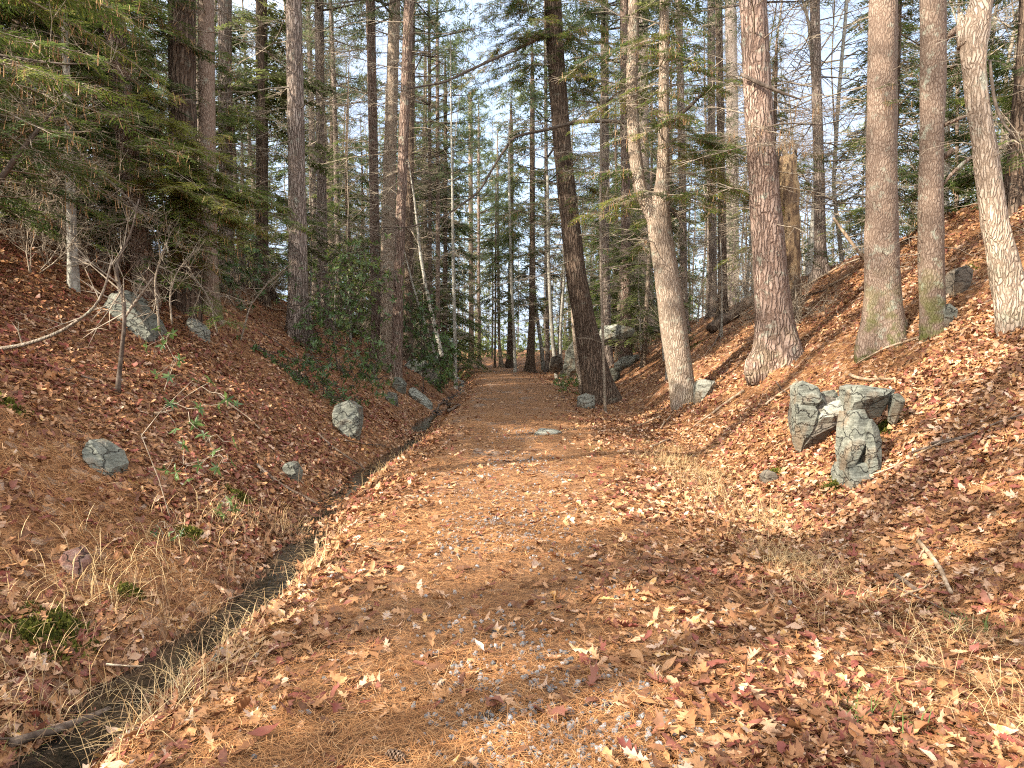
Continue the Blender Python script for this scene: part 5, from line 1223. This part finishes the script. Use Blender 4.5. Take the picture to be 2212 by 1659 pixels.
# litter of small sticks, each too small to matter alone
# a dead pole leaning on the straight tan pine, an arching stem and a twisted sapling
def stem(label, line, Y, mt, name, cat, k=8, side=6, sl=(.2, .7), dys=None):
    P = np.array([at_y(a, b, Y + (dys[i] if dys else 0)) for i, (a, b, w) in enumerate(line)]); q = np.array([w / 2 * depth(c) / FPX for c, (a, b, w) in zip(P, line)])
    P, q = resample(P, q, .08); P = sm(P, 2); base = P[0].copy(); acc = Acc(); V, F = tube(P, q, k, .15, 5); acc.add(V, F, 0); sg = Segs()
    for _ in range(side):
        i = RNG.integers(len(P) // 4, len(P) - 1); e = norm(RNG.normal(0, .7, 3) + np.array([0, -.1, .45])); l = RNG.uniform(*sl); b = P[i] + e * l * .5 + RNG.normal(0, .05, 3)
        sg.poly(np.array([P[i], b, b + e * l * .5 + RNG.normal(0, .06, 3)]), q[i] * .5, .0015)
        for _ in range(3): f = norm(e + RNG.normal(0, .7, 3)); sg.poly(np.array([b, b + f * l * .4]), q[i] * .25, .001)
    sg.into(acc, 1); o = acc.build(name, [mt, TWIG], None, base); tag(o, label, cat); return o
stem("dead pole leaning against the straight tan pine", [(1800, 470, 5), (1830, 512, 7), (1859, 549, 7), (1884, 585, 7)], ground(1884, 600)[1] * 1.0, DEADWOOD, "leaning_pole", "branch", 8, 3)
g = ground(254, 850)
stem("dark twisted sapling below the streaked boulder", [(254, 852, 13), (258, 800, 9), (262, 770, 9), (270, 690, 8), (267, 636, 9), (250, 600, 9), (248, 575, 8), (262, 548, 6), (285, 500, 4), (300, 430, 3)], g[1], TWIG_DARK, "twisted_sapling", "sapling", 8, 9, (.3, .9))
stem("thin leaning stem rising beside the dark twisted sapling", [(268, 690, 4), (285, 660, 6), (310, 630, 5), (330, 600, 3)], g[1], BARK_THIN, "young_shoot", "sapling", 6, 6, (.2, .5))
stem("long arching dead stem sweeping over the leaves toward the boulder", [(-40, 760, 11), (50, 746, 9), (90, 733, 8), (133, 716, 8), (170, 692, 7), (207, 664, 6), (228, 620, 5), (242, 560, 4)], 7.2, BARK_THIN, "arching_stem", "branch", 8, 5, (.2, .6))
for lb, ln, Y in (("bare wiry shrub in front of the narrower twin pine", [(345, 720, 5), (340, 660, 5), (333, 610, 4), (345, 560, 3), (370, 500, 2)], 10.6), ("pale twiggy shrub between the twin pine and the slope", [(470, 720, 4), (450, 640, 4), (420, 600, 3), (395, 560, 2)], 11.5),
                 ("tangle stemmed bare shrub beside the massive twin pine", [(372, 700, 4), (366, 640, 4), (380, 590, 3), (420, 540, 2)], 11.0), ("bare arching shrub on the slope before the lone dark pine", [(520, 735, 4), (540, 660, 4), (580, 610, 3), (640, 560, 2)], 13.5)):
    stem(lb, ln, Y, BARK_THIN, "bare_shrub", "shrub", 6, 22, (.25, .8))
for px, py, h, lb in ((560, 1200, .35, "dead weed stalks"),):
    pass

# ------------------------------------------------------------------ pine cones
def cone(label, px, py, s, rz, tilt):
    g = ground(px, py); acc = Acc(); n = 70
    for i in range(n):
        t = i / n; a = i * 2.39996; r = (.35 + .65 * math.sin(math.pi * (t * .85 + .12))) * .30
        d = np.array([math.cos(a), math.sin(a), 0]); p = np.array([0, 0, t * 1.0]); q = np.array([-d[1], d[0], 0]); o = p + d * r + np.array([0, 0, .08])
        acc.add(np.array([p - q * .03, p + q * .03, o + q * .10, o - q * .10]) * s, [[0, 1, 2, 3]], 0); acc.add(np.array([o - q * .10, o + q * .10, o + q * .06 + d * .03 - np.array([0, 0, .07]), o - q * .06 + d * .03 - np.array([0, 0, .07])]) * s, [[0, 1, 2, 3]], 0)
    V, F = tube(np.array([[0, 0, 0], [0, 0, .5], [0, 0, 1.0]]) * s, np.array([.1, .12, .03]) * s, 6); acc.add(V, F, 0)
    o = acc.build("pine_cone", [CONE], smooth=False); o.location = (g[0], g[1], g[2] + s * .28); o.rotation_euler = (math.pi / 2 + tilt, 0, rz); tag(o, label, "pine cone", "pine cones on the trail")
for a in (("weathered cone on needles left of the gravel streak".replace("left of", "beside"), 915, 1410, .055, .4, .1), ("fat brown cone among grey stones low in the view", 1035, 1560, .06, 1.9, .2), ("long cone lying in needles at the very bottom", 835, 1640, .075, 1.2, .0), ("small cone under a curled leaf on the needle patch", 905, 1500, .05, 2.6, .1),
          ("cone on the leafy trail side near a bent twig", 1350, 1375, .05, .8, .0), ("cone at the gravel streak's upper end", 1010, 1330, .045, 2.2, .1)):
    cone(*a)

# ------------------------------------------------------------------ laurels
LFT = strip([(0, .015, 0), (.3, .15, 0), (.65, .15, 0), (1, .015, 0)])
def whorls(acc, tips, dirs, n=(5, 8), ln=(.06, .10), tint=.5, rng=RNG):
    for p, d in zip(tips, dirs):
        k = rng.integers(*n); a = rng.random() * 6.28 + np.arange(k) * 6.283 / k + rng.normal(0, .25, k); d = norm(d)
        x = norm(np.cross(d, rng.normal(size=3))); y = np.cross(d, x)
        Y = norm(np.cos(a)[:, None] * x + np.sin(a)[:, None] * y + d * rng.uniform(.0, .6, k)[:, None] + np.array([0, 0, -.15])); N = norm(np.cross(np.cross(Y, d), Y)); N = norm(N + rng.normal(0, .2, N.shape)); X = norm(np.cross(Y, N)); N = np.cross(X, Y)
        V, F = place(*LFT, np.repeat(p[None], k, 0), X, Y, N, rng.uniform(*ln, k), rng.normal(-.25, .15, k), rng.uniform(.1, .4, k)); acc.add(V, F, 0, np.repeat(np.clip(rng.normal(tint, .17, k), 0, 1), 12))
def laurel(label, base_px, tips_px, Y=None, dy=.35, n=(5, 8), ln=(.06, .10), tint=.5, r=.008, name="laurel_shrub", kink=.12):
    b = ground(*base_px) if Y is None else None
    if b is None: p = at_y(base_px[0], base_px[1], Y); b = np.array([p[0], Y, hgt(p[0], Y)])
    root = empty(name, b); tag(root, label, "shrub"); sg = Segs(); tips = []; dirs = []
    hub = b + np.array([0, 0, .0])
    nodes = [b]
    for tx, ty in tips_px:
        t = at_y(tx, ty, b[1] + RNG.uniform(-dy, dy)); t[2] = max(t[2], hgt(t[0], t[1]) + .06)
        j = min(range(len(nodes)), key=lambda i: np.linalg.norm(nodes[i] - t) + .25 * (i == 0) - .12 * (len(nodes) - i < 3)); s = nodes[j]
        mid = .5 * (s + t) + RNG.normal(0, kink, 3) * np.linalg.norm(t - s) + np.array([0, 0, .05]); q = .5 * (mid + t) + RNG.normal(0, .03, 3)
        sg.poly(np.array([s, .5 * (s + mid) + RNG.normal(0, .02, 3), mid, q, t]), r * (1 if j == 0 else .6), r * .4); nodes += [mid, q]; tips.append(t); dirs.append(norm(t - q) + np.array([0, 0, .5]))
    a1 = Acc(); sg.into(a1, 0); a1.build("stem", [TWIG if r < .012 else TWIG_DARK], root, b)
    a2 = Acc(); whorls(a2, tips, dirs, n, ln, tint); a2.build("foliage", [LAUREL], root, b, smooth=False); return root
laurel("sparse laurel sapling with leaf whorls low on the ditch bank", (368, 1120), [(418, 820), (455, 825), (490, 862), (368, 872), (430, 882), (470, 880), (510, 872), (380, 925), (420, 915), (460, 975), (505, 955), (430, 1005), (470, 1010), (380, 1020), (360, 1015), (405, 1035), (440, 940), (500, 1000), (395, 960)], None, .25, ln=(.05, .09), r=.006)
laurel("slim laurel with three leaf whorls before the streaked boulder", (352, 850), [(338, 710), (372, 722), (318, 748), (388, 778), (338, 808), (366, 812), (352, 745)], None, .2, ln=(.07, .11), tint=.62, r=.006)
laurel("tall thin laurel among bare twigs below the massive twin pine", (345, 690), [(270, 595), (392, 622), (330, 590), (405, 618), (300, 610), (355, 640), (322, 560), (410, 560)], None, .3, ln=(.08, .12), tint=.5, r=.009)
laurel("low laurel sprig beside the green hummock at the ditch", (485, 1130), [(478, 1090), (498, 1082), (484, 1112), (470, 1105), (505, 1100)], None, .1, ln=(.05, .08), tint=.65, r=.004)
laurel("tiny evergreen sprig on the needle slope above the ditch", (350, 1170), [(330, 1150), (345, 1140), (365, 1150), (380, 1160), (338, 1165), (372, 1170), (390, 1150)], None, .08, n=(4, 7), ln=(.03, .05), tint=.4, r=.003)
rl = np.random.default_rng(9)
def cloud(cx, cy, sx, sy, n): return [(cx + rl.normal(0, sx), cy + abs(rl.normal(0, sy)) * rl.choice([-1, 1])) for _ in range(n)]
laurel("big dark laurel thicket between the lone pine and the ditch trio", (730, 800), cloud(735, 640, 48, 45, 130) + cloud(740, 720, 55, 40, 110) + cloud(690, 700, 25, 40, 40), None, .9, ln=(.08, .14), tint=.58, r=.02)
laurel("brighter laurel growing behind the big dark thicket", (760, 740), cloud(760, 590, 40, 38, 150), 20, .8, ln=(.10, .16), tint=.82, r=.02)
laurel("spreading laurel hanging over the cracked boulder", (700, 860), cloud(700, 790, 60, 26, 80) + cloud(795, 800, 28, 26, 70) + cloud(640, 850, 40, 22, 24) + cloud(740, 860, 35, 16, 30) + cloud(590, 790, 30, 30, 12), None, .5, ln=(.07, .12), tint=.42, r=.016)
laurel("laurel thicket on the ditch side past the dappled pine", (915, 760), cloud(905, 690, 22, 38, 110) + cloud(930, 760, 26, 28, 90), 23, .9, ln=(.10, .16), tint=.42, r=.02)
laurel("green laurel at the ditch bend under the slanting saplings", (965, 800), cloud(945, 755, 14, 22, 80) + cloud(962, 775, 8, 18, 40), 29, .9, ln=(.12, .2), tint=.5, r=.02)
laurel("laurel clump low over the water at the ditch bend", (985, 815), cloud(962, 812, 11, 8, 40) + cloud(940, 830, 12, 8, 30), 26, .5, ln=(.1, .16), tint=.6, r=.015)
laurel("dark laurel in the shade beyond the narrower twin pine", (520, 640), cloud(530, 590, 40, 28, 90), 17, 1.0, ln=(.10, .16), tint=.35, r=.02)
laurel("brownish low laurel beside the ragged peeling sapling", (1225, 848), cloud(1222, 828, 16, 9, 40), None, .4, ln=(.08, .13), tint=.7, r=.01)
for lb, ln, Y in (("pale sapling leaning over the ditch, nearest the bend", [(955, 770, 9), (938, 700, 8), (920, 620, 7), (908, 550, 6), (895, 430, 4), (878, 320, 1.5)], 26), ("second slanting sapling beside the one leaning over the ditch", [(948, 790, 7), (925, 720, 6), (905, 660, 5), (890, 610, 4), (868, 520, 1.2)], 25)):
    stem(lb, ln, Y, BARK_SMOOTH, "leaning_sapling", "sapling", 8, 8, (.4, 1.2))
tree("maple_sapling", "upright pale grey sapling right at the ditch bend", BARK_SMOOTH, [(984, 815, 8), (982, 700, 7.5), (979, 560, 7), (977, 400, 5), (974, 200, 3)], Y=30, H=15, dead=14, dz=(2, 9), dl=(.4, 1.8), flare=.2, k=8, cat="sapling")
tree("pine_tree", "dark slender trunk nearest the big laurels along the ditch", BARK_DARK, [(930, 690, 9), (929, 550, 8), (928, 200, 7)], Y=36, H=22, crown=PC[0], crown_z=9, dead=22, dz=(2, 12), dl=(.4, 2))
tree("pine_tree", "reddish slender trunk second of three in the ditch bend", BARK_RED, [(946, 690, 10), (946, 550, 9), (945, 200, 8)], Y=38, H=22, crown=PC[1], crown_z=9, dead=22, dz=(2, 12), dl=(.4, 2))
tree("hemlock_tree", "dark slender trunk third of three in the ditch bend", BARK_DARK, [(961, 700, 12), (962, 550, 9), (962, 200, 8)], Y=40, H=18, crown=HEM_CROWNS[0], crown_z=2.5, dead=16, dz=(2, 9), dl=(.4, 2))
